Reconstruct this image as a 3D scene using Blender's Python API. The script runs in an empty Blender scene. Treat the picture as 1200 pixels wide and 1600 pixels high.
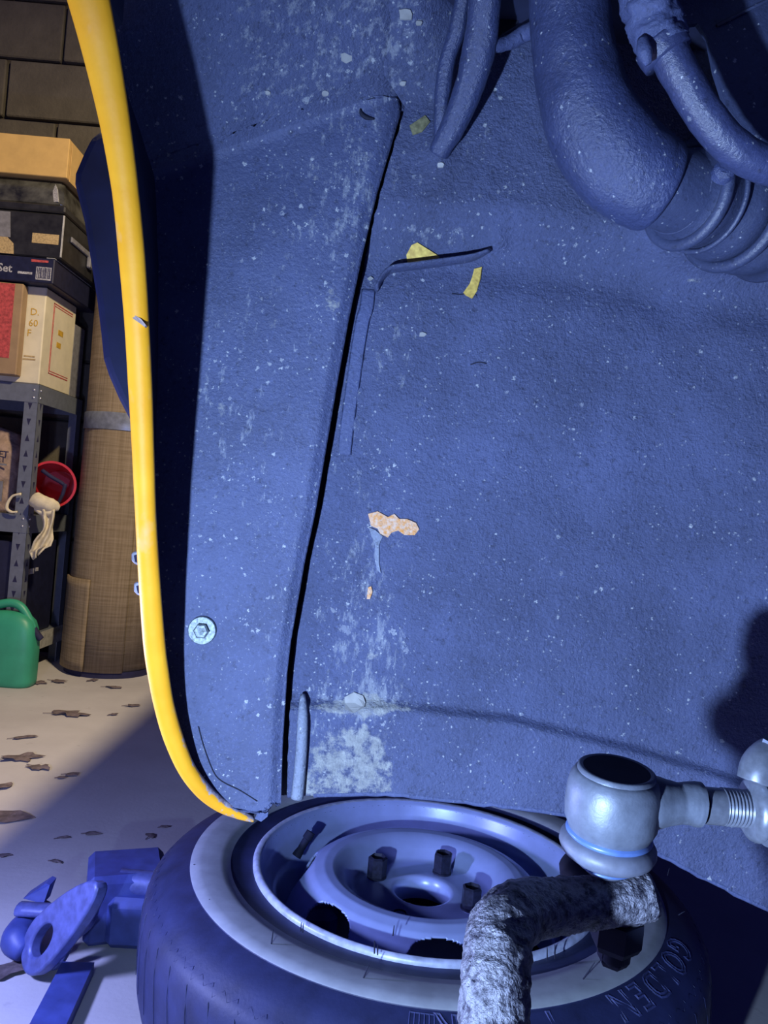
import bpy, math, random
from mathutils import Vector, Matrix, noise
random.seed(7)
S = bpy.context.scene
C = S.collection
# ------------------------------------------------------------------ camera
F = 1200.0            # focal length in pixels of the 1200x1600 frame
H = 0.593             # camera height above the floor
ROLL = math.radians(5.0)
cr, sr = math.cos(ROLL), math.sin(ROLL)
RIGHT = Vector((cr, 0, sr)); UP = Vector((-sr, 0, cr)); FWD = Vector((0, 1, 0))
CAM = Vector((0, 0, H))
cd = bpy.data.cameras.new('camera'); cam = bpy.data.objects.new('camera', cd); C.objects.link(cam)
cd.sensor_fit = 'HORIZONTAL'; cd.sensor_width = 36.0; cd.lens = 36.0 * F / 1200.0
cd.clip_start = 0.02; cd.clip_end = 50
m = Matrix((( RIGHT.x, UP.x, -FWD.x, CAM.x), (RIGHT.y, UP.y, -FWD.y, CAM.y), (RIGHT.z, UP.z, -FWD.z, CAM.z), (0, 0, 0, 1)))
cam.matrix_world = m
S.camera = cam
# ------------------------------------------------------------------ world, lights, exposure
w = bpy.data.worlds.new('world'); S.world = w; w.use_nodes = True
w.node_tree.nodes['Background'].inputs[0].default_value = (0.06, 0.09, 1.0, 1)
w.node_tree.nodes['Background'].inputs[1].default_value = 0.13
S.view_settings.view_transform = 'Standard'; S.view_settings.look = 'None'
S.view_settings.exposure = 0.0; S.view_settings.gamma = 1.0; S.view_settings.use_curve_mapping = False

def add_light(name, typ, loc, energy, col, **kw):
    l = bpy.data.lights.new(name, typ); l.energy = energy; l.color = col
    for k, v in kw.items(): setattr(l, k, v)
    o = bpy.data.objects.new(name, l); C.objects.link(o); o.location = loc
    return o
def aim(o, target):
    d = Vector(target) - o.location
    o.rotation_euler = d.to_track_quat('-Z', 'Y').to_euler()
# cool LED work lamp standing below and to the left of the camera
lamp = add_light('work_lamp_light', 'SPOT', (-0.198, 0.0, 0.392), 43.0, (0.46, 0.645, 1.0),
                 spot_size=math.radians(132), spot_blend=1.0, shadow_soft_size=0.010)
aim(lamp, (0.27, 0.60, 0.49))
# added blue fill with no seen source, brightening the floor at the left
lamp2 = add_light('added_floor_fill', 'POINT', (-0.54, 0.66, 0.33), 18.0, (0.36, 0.42, 1.0), shadow_soft_size=0.03)
# warm ceiling lamp of the garage, above the car
ceil = add_light('ceiling_lamp_light', 'SPOT', (0.30, 0.75, 2.30), 270.0, (1.0, 0.80, 0.50),
                 spot_size=math.radians(165), spot_blend=0.6, shadow_soft_size=0.07)
aim(ceil, (-0.25, 1.2, 0.0))

# ------------------------------------------------------------------ helpers
def P(px, py, d):
    return CAM + FWD * d + RIGHT * ((px - 600) / F * d) + UP * ((800 - py) / F * d)
def lerp_table(t, x):
    if x <= t[0][0]: return t[0][1]
    for (a, b), (c, d) in zip(t, t[1:]):
        if x <= c: return b + (d - b) * (x - a) / (c - a)
    return t[-1][1]
def sstep(a, b, x):
    t = max(0.0, min(1.0, (x - a) / (b - a))); return t * t * (3 - 2 * t)
ROOT = {}
def _off(parent):
    while parent is not None:
        if parent.name in ROOT: return ROOT[parent.name]
        parent = parent.parent
    return Vector((0, 0, 0))
class MB:
    def __init__(s): s.v = []; s.f = []
    def add(s, vs, fs):
        o = len(s.v); s.v += [Vector(v) for v in vs]; s.f += [tuple(i + o for i in f) for f in fs]; return s
    def box(s, c, size, rz=0.0, bev=0.0):
        c = Vector(c); hx, hy, hz = [q / 2 for q in size]; R = Matrix.Rotation(rz, 3, 'Z')
        b = min(bev, hx * .9, hy * .9, hz * .9)
        if b <= 0:
            pts = [(x, y, z) for z in (-hz, hz) for (x, y) in ((-hx, -hy), (hx, -hy), (hx, hy), (-hx, hy))]
            fs = [(3, 2, 1, 0), (4, 5, 6, 7), (0, 1, 5, 4), (1, 2, 6, 5), (2, 3, 7, 6), (3, 0, 4, 7)]
            return s.add([c + R @ Vector(p) for p in pts], fs)
        pts = []; idx = {}
        for ax in range(3):
            for sx in (-1, 1):
                for sy in (-1, 1):
                    for sz in (-1, 1):
                        p = [sx * (hx - b), sy * (hy - b), sz * (hz - b)]; p[ax] = (sx * hx, sy * hy, sz * hz)[ax]
                        idx[(ax, sx, sy, sz)] = len(pts); pts.append(p)
        fs = []
        for ax in range(3):
            for sg in (-1, 1):
                o1, o2 = [(1, 2), (2, 0), (0, 1)][ax]; q = []
                for a, bb in ((-1, -1), (1, -1), (1, 1), (-1, 1)):
                    k = [0, 0, 0]; k[ax] = sg; k[o1] = a; k[o2] = bb; q.append(idx[(ax, *k)])
                fs.append(tuple(q if sg > 0 else q[::-1]))
        for a1 in range(3):
            a2 = (a1 + 1) % 3; a3 = (a1 + 2) % 3
            for s1 in (-1, 1):
                for s2 in (-1, 1):
                    k1 = [0] * 3; k1[a1] = s1; k1[a2] = s2; k1[a3] = -1
                    k2 = list(k1); k2[a3] = 1
                    q = [idx[(a1, *k1)], idx[(a2, *k1)], idx[(a2, *k2)], idx[(a1, *k2)]]
                    fs.append(tuple(q if s1 * s2 > 0 else q[::-1]))
        for sx in (-1, 1):
            for sy in (-1, 1):
                for sz in (-1, 1):
                    q = [idx[(a, sx, sy, sz)] for a in range(3)]
                    fs.append(tuple(q if sx * sy * sz > 0 else q[::-1]))
        return s.add([c + R @ Vector(p) for p in pts], fs)
    def lathe(s, prof, origin=(0, 0, 0), axis=(0, 0, 1), segs=48, skip=None, flip=False, ref=None):
        ax = Vector(axis).normalized(); o = Vector(origin)
        r0 = Vector(ref) if ref else (Vector((1, 0, 0)) if abs(ax.x) < .9 else Vector((0, 1, 0)))
        e1 = (r0 - ax * r0.dot(ax)).normalized(); e2 = ax.cross(e1)
        vs = []; fs = []
        for (r, z) in prof:
            for k in range(segs):
                a = 2 * math.pi * k / segs
                vs.append(o + ax * z + (e1 * math.cos(a) + e2 * math.sin(a)) * r)
        for i in range(len(prof) - 1):
            for k in range(segs):
                if skip and skip(i, (k + .5) * 360 / segs): continue
                k2 = (k + 1) % segs
                q = (i * segs + k, i * segs + k2, (i + 1) * segs + k2, (i + 1) * segs + k)
                fs.append(q[::-1] if flip else q)
        return s.add(vs, fs)
    def sweep(s, pts, rad, segs=12, n=1, cap=True, fn=None, up=None):
        pts = [Vector(p) for p in pts]; rad = [(r, r) if not isinstance(r, tuple) else r for r in rad]
        if n > 1:
            q = []; rr = []
            for i in range(len(pts) - 1):
                p0 = pts[max(i - 1, 0)]; p1 = pts[i]; p2 = pts[i + 1]; p3 = pts[min(i + 2, len(pts) - 1)]
                for k in range(n):
                    t = k / n
                    q.append(0.5 * ((2 * p1) + (p2 - p0) * t + (2 * p0 - 5 * p1 + 4 * p2 - p3) * t * t + (3 * p1 - p0 - 3 * p2 + p3) * t ** 3))
                    rr.append(tuple(a + (b - a) * t for a, b in zip(rad[i], rad[i + 1])))
            q.append(pts[-1]); rr.append(rad[-1]); pts, rad = q, rr
        T = []
        for i in range(len(pts)):
            a = pts[max(i - 1, 0)]; b = pts[min(i + 1, len(pts) - 1)]; T.append((b - a).normalized())
        u = Vector(up) if up else (Vector((0, 0, 1)) if abs(T[0].z) < .9 else Vector((0, 1, 0)))
        vs = []; fs = []
        for i, p in enumerate(pts):
            if up: u = Vector(up)
            u = (u - T[i] * u.dot(T[i])).normalized(); v = T[i].cross(u)
            for k in range(segs):
                a = 2 * math.pi * k / segs
                d = u * (math.cos(a) * rad[i][0]) + v * (math.sin(a) * rad[i][1])
                q = p + d
                if fn: q = fn(q, d, i, k)
                vs.append(q)
        for i in range(len(pts) - 1):
            for k in range(segs):
                k2 = (k + 1) % segs
                fs.append((i * segs + k, i * segs + k2, (i + 1) * segs + k2, (i + 1) * segs + k))
        if cap:
            fs.append(tuple(range(segs))[::-1]); fs.append(tuple((len(pts) - 1) * segs + k for k in range(segs)))
        return s.add(vs, fs)
    def prism(s, poly, vec):
        n = len(poly); vec = Vector(vec); a = [Vector(p) for p in poly]
        fs = [tuple(range(n))[::-1], tuple(range(n, 2 * n))]
        for i in range(n): j = (i + 1) % n; fs.append((i, j, n + j, n + i))
        return s.add(a + [p + vec for p in a], fs)
    def build(s, name, mat, parent=None, smooth=False, attr=None, origin=None):
        off = _off(parent) if parent is not None else (Vector(origin) if origin is not None else Vector((0, 0, 0)))
        me = bpy.data.meshes.new(name)
        me.from_pydata([tuple(v - off) for v in s.v], [], s.f); me.update()
        if attr:
            for an, vals in attr.items():
                a = me.attributes.new(an, 'FLOAT', 'POINT'); a.data.foreach_set('value', vals)
        if smooth:
            for p in me.polygons: p.use_smooth = True
            if smooth != 'all':
                try: me.set_sharp_from_angle(angle=math.radians(smooth if smooth is not True else 40))
                except Exception: pass
        if mat: me.materials.append(mat)
        o = bpy.data.objects.new(name, me); C.objects.link(o)
        if parent is not None: o.parent = parent
        elif origin is not None: o.location = origin; ROOT[o.name] = Vector(origin)
        return o
def tag(o, label=None, cat=None, group=None, kind=None):
    if label: o['label'] = label
    if cat: o['category'] = cat
    if group: o['group'] = group
    if kind: o['kind'] = kind
    return o
def thing(name, label, cat, loc, group=None):
    o = bpy.data.objects.new(name, None); C.objects.link(o); o.location = loc; o.empty_display_size = .02
    ROOT[o.name] = Vector(loc); tag(o, label, cat, group); return o
def solid(o, t, off=-1):
    md = o.modifiers.new('thickness', 'SOLIDIFY'); md.thickness = t; md.offset = off; return o

# ------------------------------------------------------------------ materials
def new_mat(name):
    mt = bpy.data.materials.new(name); mt.use_nodes = True; nt = mt.node_tree
    return mt, nt, nt.nodes['Principled BSDF']
def nnode(nt, typ, **kw):
    n = nt.nodes.new(typ)
    for k, v in kw.items():
        if k.startswith('i_'): n.inputs[k[2:].replace('_', ' ')].default_value = v
        else: setattr(n, k, v)
    return n
def math_n(nt, op, a, b=None, clamp=False):
    n = nt.nodes.new('ShaderNodeMath'); n.operation = op; n.use_clamp = clamp
    for i, x in enumerate((a, b)):
        if x is None: continue
        if isinstance(x, (int, float)): n.inputs[i].default_value = x
        else: nt.links.new(x, n.inputs[i])
    return n.outputs[0]
def ramp_n(nt, val, p0, p1, c0=(0, 0, 0, 1), c1=(1, 1, 1, 1)):
    r = nt.nodes.new('ShaderNodeValToRGB'); nt.links.new(val, r.inputs[0])
    r.color_ramp.elements[0].position = p0; r.color_ramp.elements[1].position = p1
    r.color_ramp.elements[0].color = c0; r.color_ramp.elements[1].color = c1
    return r.outputs[0]
def mix_n(nt, fac, a, b):
    n = nt.nodes.new('ShaderNodeMix'); n.data_type = 'RGBA'
    for sock, x in ((n.inputs[0], fac), (n.inputs[6], a), (n.inputs[7], b)):
        if isinstance(x, (int, float)): sock.default_value = x
        elif isinstance(x, tuple): sock.default_value = x
        else: nt.links.new(x, sock)
    return n.outputs[2]
def coords(nt, scale=(1, 1, 1), kind='Object'):
    tc = nt.nodes.new('ShaderNodeTexCoord'); mp = nt.nodes.new('ShaderNodeMapping')
    nt.links.new(tc.outputs[kind], mp.inputs[0]); mp.inputs['Scale'].default_value = scale
    return mp.outputs[0]
def noise_n(nt, vec, scale, detail=3, rough=.55):
    n = nt.nodes.new('ShaderNodeTexNoise'); nt.links.new(vec, n.inputs['Vector'])
    n.inputs['Scale'].default_value = scale; n.inputs['Detail'].default_value = detail; n.inputs['Roughness'].default_value = rough
    return n.outputs[0]
def bump_n(nt, h, strength, dist, prev=None):
    b = nt.nodes.new('ShaderNodeBump'); b.inputs['Strength'].default_value = strength; b.inputs['Distance'].default_value = dist
    nt.links.new(h, b.inputs['Height'])
    if prev is not None: nt.links.new(prev, b.inputs['Normal'])
    return b.outputs[0]
def c4(c): return (c[0], c[1], c[2], 1)
def plain(name, col, rough=.6, metal=0.0, var=.25, nscale=60, bump=0.0, bscale=200, bdist=.001, spec=.5):
    mt, nt, bs = new_mat(name); v = coords(nt)
    nz = noise_n(nt, v, nscale, 4)
    lo = tuple(x * (1 - var) for x in col); hi = tuple(min(1, x * (1 + var)) for x in col)
    nt.links.new(ramp_n(nt, nz, .3, .7, c4(lo), c4(hi)), bs.inputs['Base Color'])
    bs.inputs['Roughness'].default_value = rough; bs.inputs['Metallic'].default_value = metal
    bs.inputs['Specular IOR Level'].default_value = spec
    if bump: nt.links.new(bump_n(nt, noise_n(nt, v, bscale, 3), bump, bdist), bs.inputs['Normal'])
    return mt
UNDER = (.080, .098, .205)
DUST = (.42, .45, .50)
MUD = (.40, .42, .43)
def underseal(name, use_attr=True, rough=.48, bumpy=.5, base=UNDER, spec=.5):
    """dark blue-black sprayed underseal; attributes: dirt (amount of pale splashes), mud (dried mud), grit (bump)"""
    mt, nt, bs = new_mat(name); v = coords(nt); L = nt.links
    def at(n):
        a = nt.nodes.new('ShaderNodeAttribute'); a.attribute_name = n; return a.outputs['Fac']
    big = noise_n(nt, v, 9, 4, .6)
    col = ramp_n(nt, big, .3, .72, c4(tuple(x * .72 for x in base)), c4(tuple(x * 1.28 for x in base)))
    fine = noise_n(nt, v, 420, 4, .7)
    col = mix_n(nt, math_n(nt, 'MULTIPLY', math_n(nt, 'SUBTRACT', fine, .52), 3.2, True), col, c4(tuple(x * 1.6 for x in base)))
    col = mix_n(nt, math_n(nt, 'MULTIPLY', math_n(nt, 'SUBTRACT', .44, noise_n(nt, v, 190, 4, .7)), 5.0, True), col, c4(tuple(x * .45 for x in base)))
    # vertical streaks of dust
    vs = coords(nt, (1, 1, .38))
    st = noise_n(nt, vs, 150, 6, .74)
    dirt = at('dirt') if use_attr else None
    def amount(k, b):
        return math_n(nt, 'ADD', math_n(nt, 'MULTIPLY', dirt, k), b) if use_attr else b
    thr = math_n(nt, 'SUBTRACT', .70, amount(.30, .0))
    sm = math_n(nt, 'MULTIPLY', math_n(nt, 'SUBTRACT', st, thr), 9.0, True)
    sm = math_n(nt, 'MULTIPLY', sm, .5)
    col = mix_n(nt, sm, col, c4(DUST))
    # round and ragged flecks
    for sc, k, ex, lim in ((80, 1, .97, .30), (210, 2, .84, .34), (460, 3, .80, .42)):
        vv = nnode(nt, 'ShaderNodeTexVoronoi'); vv.inputs['Scale'].default_value = sc
        dist = nt.nodes.new('ShaderNodeVectorMath'); dist.operation = 'ADD'
        nzc = nnode(nt, 'ShaderNodeTexNoise'); nzc.inputs['Scale'].default_value = sc * 2.2; L.new(v, nzc.inputs['Vector'])
        sc2 = nt.nodes.new('ShaderNodeVectorMath'); sc2.operation = 'SCALE'; sc2.inputs['Scale'].default_value = 1.5 / sc
        L.new(nzc.outputs['Color'], sc2.inputs[0]); nzc.inputs['Detail'].default_value = 4; nzc.inputs['Roughness'].default_value = .7; L.new(v, dist.inputs[0]); L.new(sc2.outputs[0], dist.inputs[1])
        L.new(dist.outputs[0], vv.inputs['Vector'])
        sep = nt.nodes.new('ShaderNodeSeparateColor'); L.new(vv.outputs['Color'], sep.inputs[0])
        pick = math_n(nt, 'GREATER_THAN', math_n(nt, 'ADD', sep.outputs[0], amount(.42, -.08)), ex)
        rad = math_n(nt, 'MULTIPLY', math_n(nt, 'POWER', sep.outputs[1], 2.2), lim)
        inside = math_n(nt, 'LESS_THAN', vv.outputs['Distance'], rad)
        fm = math_n(nt, 'MULTIPLY', math_n(nt, 'MULTIPLY', pick, inside), math_n(nt, 'ADD', math_n(nt, 'MULTIPLY', sep.outputs[2], .6), .25))
        col = mix_n(nt, fm, col, (.55, .58, .62, 1))
    if use_attr:
        mud = at('mud'); mn = noise_n(nt, v, 95, 8, .74)
        mm = math_n(nt, 'MULTIPLY', math_n(nt, 'SUBTRACT', math_n(nt, 'ADD', math_n(nt, 'MULTIPLY', mud, 1.25), mn), .96), 8.0, True)
        mcol = ramp_n(nt, noise_n(nt, v, 160, 4, .7), .3, .7, (.20, .21, .23, 1), (.42, .43, .43, 1))
        col = mix_n(nt, mm, col, mcol)
    L.new(col, bs.inputs['Base Color'])
    bs.inputs['Roughness'].default_value = rough; bs.inputs['Specular IOR Level'].default_value = spec
    b1 = bump_n(nt, noise_n(nt, v, 330, 5, .68), bumpy, .003)
    b2 = bump_n(nt, noise_n(nt, v, 34, 3, .5), .12, .006, b1)
    L.new(b2, bs.inputs['Normal'])
    return mt
M = {}
M['well'] = underseal('underseal_wall', bumpy=.8, spec=.6)
M['roof'] = underseal('gritty_arch_roof', bumpy=.9, base=(.075, .088, .15))
M['panel'] = underseal('underseal_splash_panel', bumpy=.5)
M['pipe'] = underseal('underseal_pipe', False, rough=.36, bumpy=.55, base=(.046, .060, .150), spec=.9)
M['bellows'] = underseal('underseal_bellows', False, rough=.42, bumpy=.3, base=(.048, .060, .125), spec=.8)
M['hose'] = underseal('underseal_hose', False, rough=.38, bumpy=.35, base=(.046, .058, .145), spec=.9)
M['bead'] = underseal('dusty_bead', False, rough=.6, bumpy=.5, base=(.22, .25, .34))
M['seal'] = underseal('seam_sealer', False, rough=.55, bumpy=.5, base=(.08, .10, .22))
M['black'] = plain('shade_and_hair_black', (.010, .012, .03), .8)  # stands in for shade in the gap; also cracks, holes, hairs
M['shell'] = plain('body_shell_dark', (.02, .024, .06), .6)
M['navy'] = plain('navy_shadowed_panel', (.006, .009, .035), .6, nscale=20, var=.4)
M['chrome'] = plain('chrome', (.6, .6, .66), .2, .6, var=.3)
M['zinc'] = plain('zinc_washer', (.20, .24, .27), .5, .3, var=.6, nscale=400, bump=.5, bscale=500, bdist=.0006)
M['tie'] = plain('tie_rod_steel', (.115, .132, .175), .45, .2, var=.22, nscale=120, bump=.25, bscale=700, bdist=.0004)
M['boot'] = plain('grey_rubber_boot', (.105, .115, .16), .5, var=.2, nscale=150, bump=.15, bscale=500, bdist=.0004)
M['blue_ring'] = plain('blue_seal_ring', (.08, .14, .34), .35)
M['nutdark'] = plain('shade_and_rubber_dark', (.010, .012, .03), .75, spec=.2)  # shade on nut, horn and shank gap put into the colour; also valve rubber
M['alloy'] = plain('threaded_steel', (.15, .165, .21), .36, .4, var=.2, nscale=300)
M['rim'] = plain('silver_blue_rim_paint', (.34, .41, .72), .32, .15, var=.10, nscale=25, bump=.12, bscale=60, bdist=.001)
M['rimedge'] = plain('scuffed_rim_edge', (.50, .55, .74), .4, .1, var=.25, nscale=90)
M['tyre'] = plain('tyre_rubber', (.020, .026, .085), .55, var=.3, nscale=30, bump=.3, bscale=300, bdist=.0006)
M['tyretext'] = plain('tyre_raised_lettering', (.045, .055, .15), .45)
M['white_wall'] = plain('grey_whitewall_band', (.30, .32, .36), .6, var=.15, nscale=40)
M['bolt'] = plain('dark_steel_wheel_bolt', (.022, .024, .05), .4, .3, var=.4, nscale=200)
M['rustpaint'] = plain('ochre_primer_chip', (.85, .54, .12), .7, var=.35, nscale=220, bump=.4, bscale=300)
M['leaf'] = plain('dry_brown_leaf', (.13, .10, .10), .8, var=.5, nscale=80)
M['card'] = plain('brown_cardboard', (.50, .32, .11), .85, var=.08, nscale=30)
M['card2'] = plain('dull_brown_cardboard', (.30, .20, .11), .85, var=.1, nscale=30)
M['whitebox'] = plain('cream_white_card', (.62, .56, .40), .75, var=.08, nscale=25)
M['greybox'] = plain('grey_card', (.16, .16, .18), .7)
M['redprint'] = plain('red_print', (.42, .06, .06), .75, var=.4, nscale=150)
M['gold'] = plain('gold_print', (.50, .30, .03), .6)
M['greyprint'] = plain('pale_grey_print', (.34, .34, .36), .7, var=.6, nscale=300)
M['darkbox'] = plain('black_navy_card', (.012, .014, .04), .45)
M['case'] = plain('black_plastic_case', (.020, .020, .022), .35, var=.4, nscale=40)
M['lid'] = plain('smoky_clear_lid', (.05, .05, .045), .2, var=.8, nscale=22)
M['tan'] = plain('tan_label', (.40, .29, .14), .7, var=.3, nscale=200)
M['steel'] = plain('grey_painted_shelf_steel', (.16, .18, .22), .5, .3, var=.12, nscale=50)
M['paper'] = plain('brown_paper_sack', (.27, .19, .15), .85, var=.3, nscale=40, bump=.6, bscale=40, bdist=.01)
M['ink'] = plain('dark_blue_ink', (.012, .012, .05), .8)
M['red'] = plain('red_plastic', (.48, .02, .03), .4, var=.1)
M['cloth'] = plain('cream_cloth', (.62, .55, .38), .9, var=.15, nscale=60, bump=.3, bscale=300)
M['green'] = plain('green_plastic', (.035, .30, .17), .45, var=.12, nscale=15)
M['pale'] = plain('pale_dusty_board', (.36, .36, .36), .8)
M['jack'] = plain('blue_grey_jack_paint', (.045, .065, .24), .5, var=.25, nscale=40)
M['jackedge'] = plain('worn_jack_steel', (.09, .11, .30), .45, .2, var=.3, nscale=80)

def orange_mat():
    mt, nt, bs = new_mat('orange_paint'); v = coords(nt)
    base = ramp_n(nt, noise_n(nt, v, 22, 3), .3, .7, (.92, .39, .014, 1), (1.0, .47, .022, 1))
    pale = math_n(nt, 'MULTIPLY', math_n(nt, 'SUBTRACT', noise_n(nt, coords(nt, (1, 1, .6)), 26, 4, .6), .60), 6, True)
    col = mix_n(nt, math_n(nt, 'MULTIPLY', pale, .5), base, (.66, .50, .36, 1))
    a = nt.nodes.new('ShaderNodeAttribute'); a.attribute_name = 'rust'
    rm = math_n(nt, 'MULTIPLY', math_n(nt, 'SUBTRACT', math_n(nt, 'ADD', a.outputs['Fac'], noise_n(nt, v, 130, 6, .7)), 1.0), 9, True)
    rc = ramp_n(nt, noise_n(nt, v, 260, 4, .7), .35, .65, (.16, .10, .13, 1), (.45, .42, .50, 1))
    nt.links.new(mix_n(nt, rm, col, rc), bs.inputs['Base Color'])
    bs.inputs['Roughness'].default_value = .5; bs.inputs['Specular IOR Level'].default_value = .25
    nt.links.new(bump_n(nt, noise_n(nt, v, 90, 3), .15, .002), bs.inputs['Normal'])
    return mt
M['orange'] = orange_mat()
def rusty_flake():
    mt, nt, bs = new_mat('rust_flake'); v = coords(nt)
    col = ramp_n(nt, noise_n(nt, v, 260, 5, .7), .36, .62, (.75, .30, .05, 1), (.70, .52, .40, 1))
    nt.links.new(col, bs.inputs['Base Color']); bs.inputs['Roughness'].default_value = .8
    nt.links.new(bump_n(nt, noise_n(nt, v, 300, 4), .8, .002), bs.inputs['Normal']); return mt
M['rust'] = rusty_flake()
def cast_mat():
    mt, nt, bs = new_mat('pitted_cast_steel'); v = coords(nt)
    col = ramp_n(nt, noise_n(nt, v, 240, 5, .65), .36, .55, (.014, .014, .03, 1), (.15, .15, .19, 1))
    nt.links.new(col, bs.inputs['Base Color']); bs.inputs['Roughness'].default_value = .5; bs.inputs['Metallic'].default_value = .2
    nt.links.new(bump_n(nt, noise_n(nt, v, 260, 5, .6), 1.0, .003), bs.inputs['Normal']); return mt
M['cast'] = cast_mat()
def floor_mat():
    mt, nt, bs = new_mat('concrete_floor'); v = coords(nt)
    c = ramp_n(nt, noise_n(nt, v, 3.5, 6, .6), .3, .7, (.42, .40, .40, 1), (.54, .52, .52, 1))
    spots = math_n(nt, 'MULTIPLY', math_n(nt, 'SUBTRACT', noise_n(nt, v, 26, 5, .65), .64), 8, True)
    c = mix_n(nt, math_n(nt, 'MULTIPLY', spots, .5), c, (.22, .20, .20, 1))
    nt.links.new(c, bs.inputs['Base Color']); bs.inputs['Roughness'].default_value = .75
    nt.links.new(bump_n(nt, noise_n(nt, v, 120, 4), .25, .002), bs.inputs['Normal']); return mt
M['floor'] = floor_mat()
M['block'] = plain('concrete_block', (.105, .092, .068), .9, var=.18, nscale=14, bump=.5, bscale=90, bdist=.004)
M['mortar'] = plain('mortar_joint', (.075, .062, .045), .95, var=.2, nscale=40, bump=.5, bscale=80, bdist=.004)
def weave_mat():
    mt, nt, bs = new_mat('hessian_carpet_backing'); v = coords(nt)
    a = noise_n(nt, coords(nt, (1, 1, .03)), 150, 3); b = noise_n(nt, coords(nt, (.05, .05, 1)), 150, 3)
    s_ = math_n(nt, 'MULTIPLY', math_n(nt, 'ADD', a, b), .5)
    col = ramp_n(nt, s_, .4, .6, (.185, .135, .075, 1), (.27, .205, .125, 1))
    nt.links.new(col, bs.inputs['Base Color']); bs.inputs['Roughness'].default_value = .95
    nt.links.new(bump_n(nt, s_, .5, .003), bs.inputs['Normal']); return mt
M['weave'] = weave_mat()
M['tape'] = plain('silver_tape', (.22, .24, .27), .35, .3)

# ================================================================== SETTING
fl = MB().add([(-3.2, -1.2, 0), (2.2, -1.2, 0), (2.2, 2.70, 0), (-3.2, 2.70, 0), (-3.2, -1.2, -.08), (2.2, -1.2, -.08), (2.2, 2.70, -.08), (-3.2, 2.70, -.08)],
              [(0, 1, 2, 3), (7, 6, 5, 4), (0, 4, 5, 1), (1, 5, 6, 2), (2, 6, 7, 3), (3, 7, 4, 0)]).build('floor', M['floor'])
tag(fl, 'pale concrete garage floor strewn with dry leaves', kind='structure')
YW = 2.69
wb = MB().box((-.5, YW + .056, 1.35), (5.4, .10, 2.70)).build('wall_back', M['mortar'])
tag(wb, 'grey concrete block wall behind the shelving', kind='structure')
CH, BL = .2065, .412
blk = None
row0 = 2.055 - 9 * CH
for r in range(0, 12):
    z0 = row0 + r * CH
    off = -1.255 if r % 2 == 1 else -1.440
    # joint positions per course: -1.235 + k*BL (odd courses), half a block over (even courses)
    for k in range(-4, 4):
        x0 = off + k * BL
        if x0 < -3.1 or x0 + BL > .45: continue
        if blk is None:
            o = MB().box((0, 0, 0), (BL - .011, .03, CH - .011), bev=.004).build('block', M['block'], wb); blk = o
        else:
            o = blk.copy(); C.objects.link(o); o.parent = wb
        o.location = (x0 + BL / 2, YW - .001 + random.uniform(-.002, .002), z0 + CH / 2)
        o.rotation_euler = (0, 0, random.uniform(-.003, .003))

# ================================================================== CAR BODY (wheel arch)
LIP = [(-160, 58, 128, .395), (-80, 85, 150, .408), (0, 105, 172, .42), (100, 133, 190, .437), (200, 157, 205, .453), (300, 175, 217, .468), (400, 185, 227, .482), (500, 194, 233, .495),
       (600, 200, 238, .508), (700, 206, 241, .52), (800, 211, 244, .533), (900, 216, 250, .547), (1000, 223, 258, .562), (1050, 230, 264, .570),
       (1100, 240, 272, .577), (1150, 254, 286, .584), (1200, 276, 306, .591), (1235, 303, 331, .597), (1258, 333, 357, .602), (1272, 366, 384, .607), (1279, 392, 398, .611)]
car = thing('car_wheel_arch', 'inside of a car wheel arch with orange fender lip and dark underseal', 'car', P(440, 1250, .62))
# --- rolled orange edge of the fender
mb = MB(); pts = []; rads = []; n_ = len(LIP)
for i, (y, l, r, d) in enumerate(LIP):
    pts.append(P((l + r) / 2, y, d))
def lip_normal(i):
    a = pts[max(i - 1, 0)]; b = pts[min(i + 1, n_ - 1)]; return (b - a).normalized()
for i, (y, l, r, d) in enumerate(LIP):
    t = lip_normal(i)
    across = abs((t.cross(FWD)).normalized().dot(RIGHT))
    wpx = (r - l) / 2 * max(.55, across) if y < 1230 else (13, 11, 8, 4)[min(3, max(0, i - (n_ - 4)))]
    rads.append((.0055 if y < 1250 else .0045, wpx * d / F))
mb.sweep(pts, rads, 16, 6, up=-FWD)
rust = []
for v in mb.v:
    rel = v - CAM; py = 800 - rel.dot(UP) / rel.y * F; px = 600 + rel.dot(RIGHT) / rel.y * F
    q = sstep(1195, 1290, py) * .30
    right = 0
    for (ya, la, ra, da), (yb_, lb, rb, db) in zip(LIP, LIP[1:]):
        if ya <= py <= yb_:
            t = (py - ya) / (yb_ - ya); l = la + (lb - la) * t; r = ra + (rb - ra) * t; right = (px - l) / max(r - l, 1); break
    if py > 1140: q += .36 * sstep(.55, 1.0, right)
    rust.append(min(1, q + .19))
lip = mb.build('fender_lip', M['orange'], car, 'all', {'rust': rust})
tag(lip, 'bright orange rolled fender edge, rusty at its lower end')
nick = MB().prism([P(x, y, .4886 + abs(x - 214) * .00008) for x, y in ((205, 489), (211, 493), (220, 498), (228, 508), (226, 511), (217, 504), (208, 498))], FWD * .003)
nick.build('scratch', plain('bare_primer_scratch', (.50, .38, .36), .7), lip)
# --- outer fender skin running back from the lip
vs = []; fs = []; NT = 7
for i, (y, l, r, d) in enumerate(LIP):
    base = P(l + (r - l) * .35, y, d + .003)
    for k in range(NT):
        t = k / (NT - 1)
        vs.append(base + Vector((-.020 * math.sin(min(1, t * 3) * math.pi / 2) * sstep(1270, 1100, y) + .02 * t * t, .42 * t, 0)))
for i in range(n_ - 1):
    for k in range(NT - 1):
        a = i * NT + k; fs.append((a, a + 1, a + NT + 1, a + NT))
o = MB().add(vs, fs).build('fender_skin', M['shell'], car, 'all'); solid(o, .0012)
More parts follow.
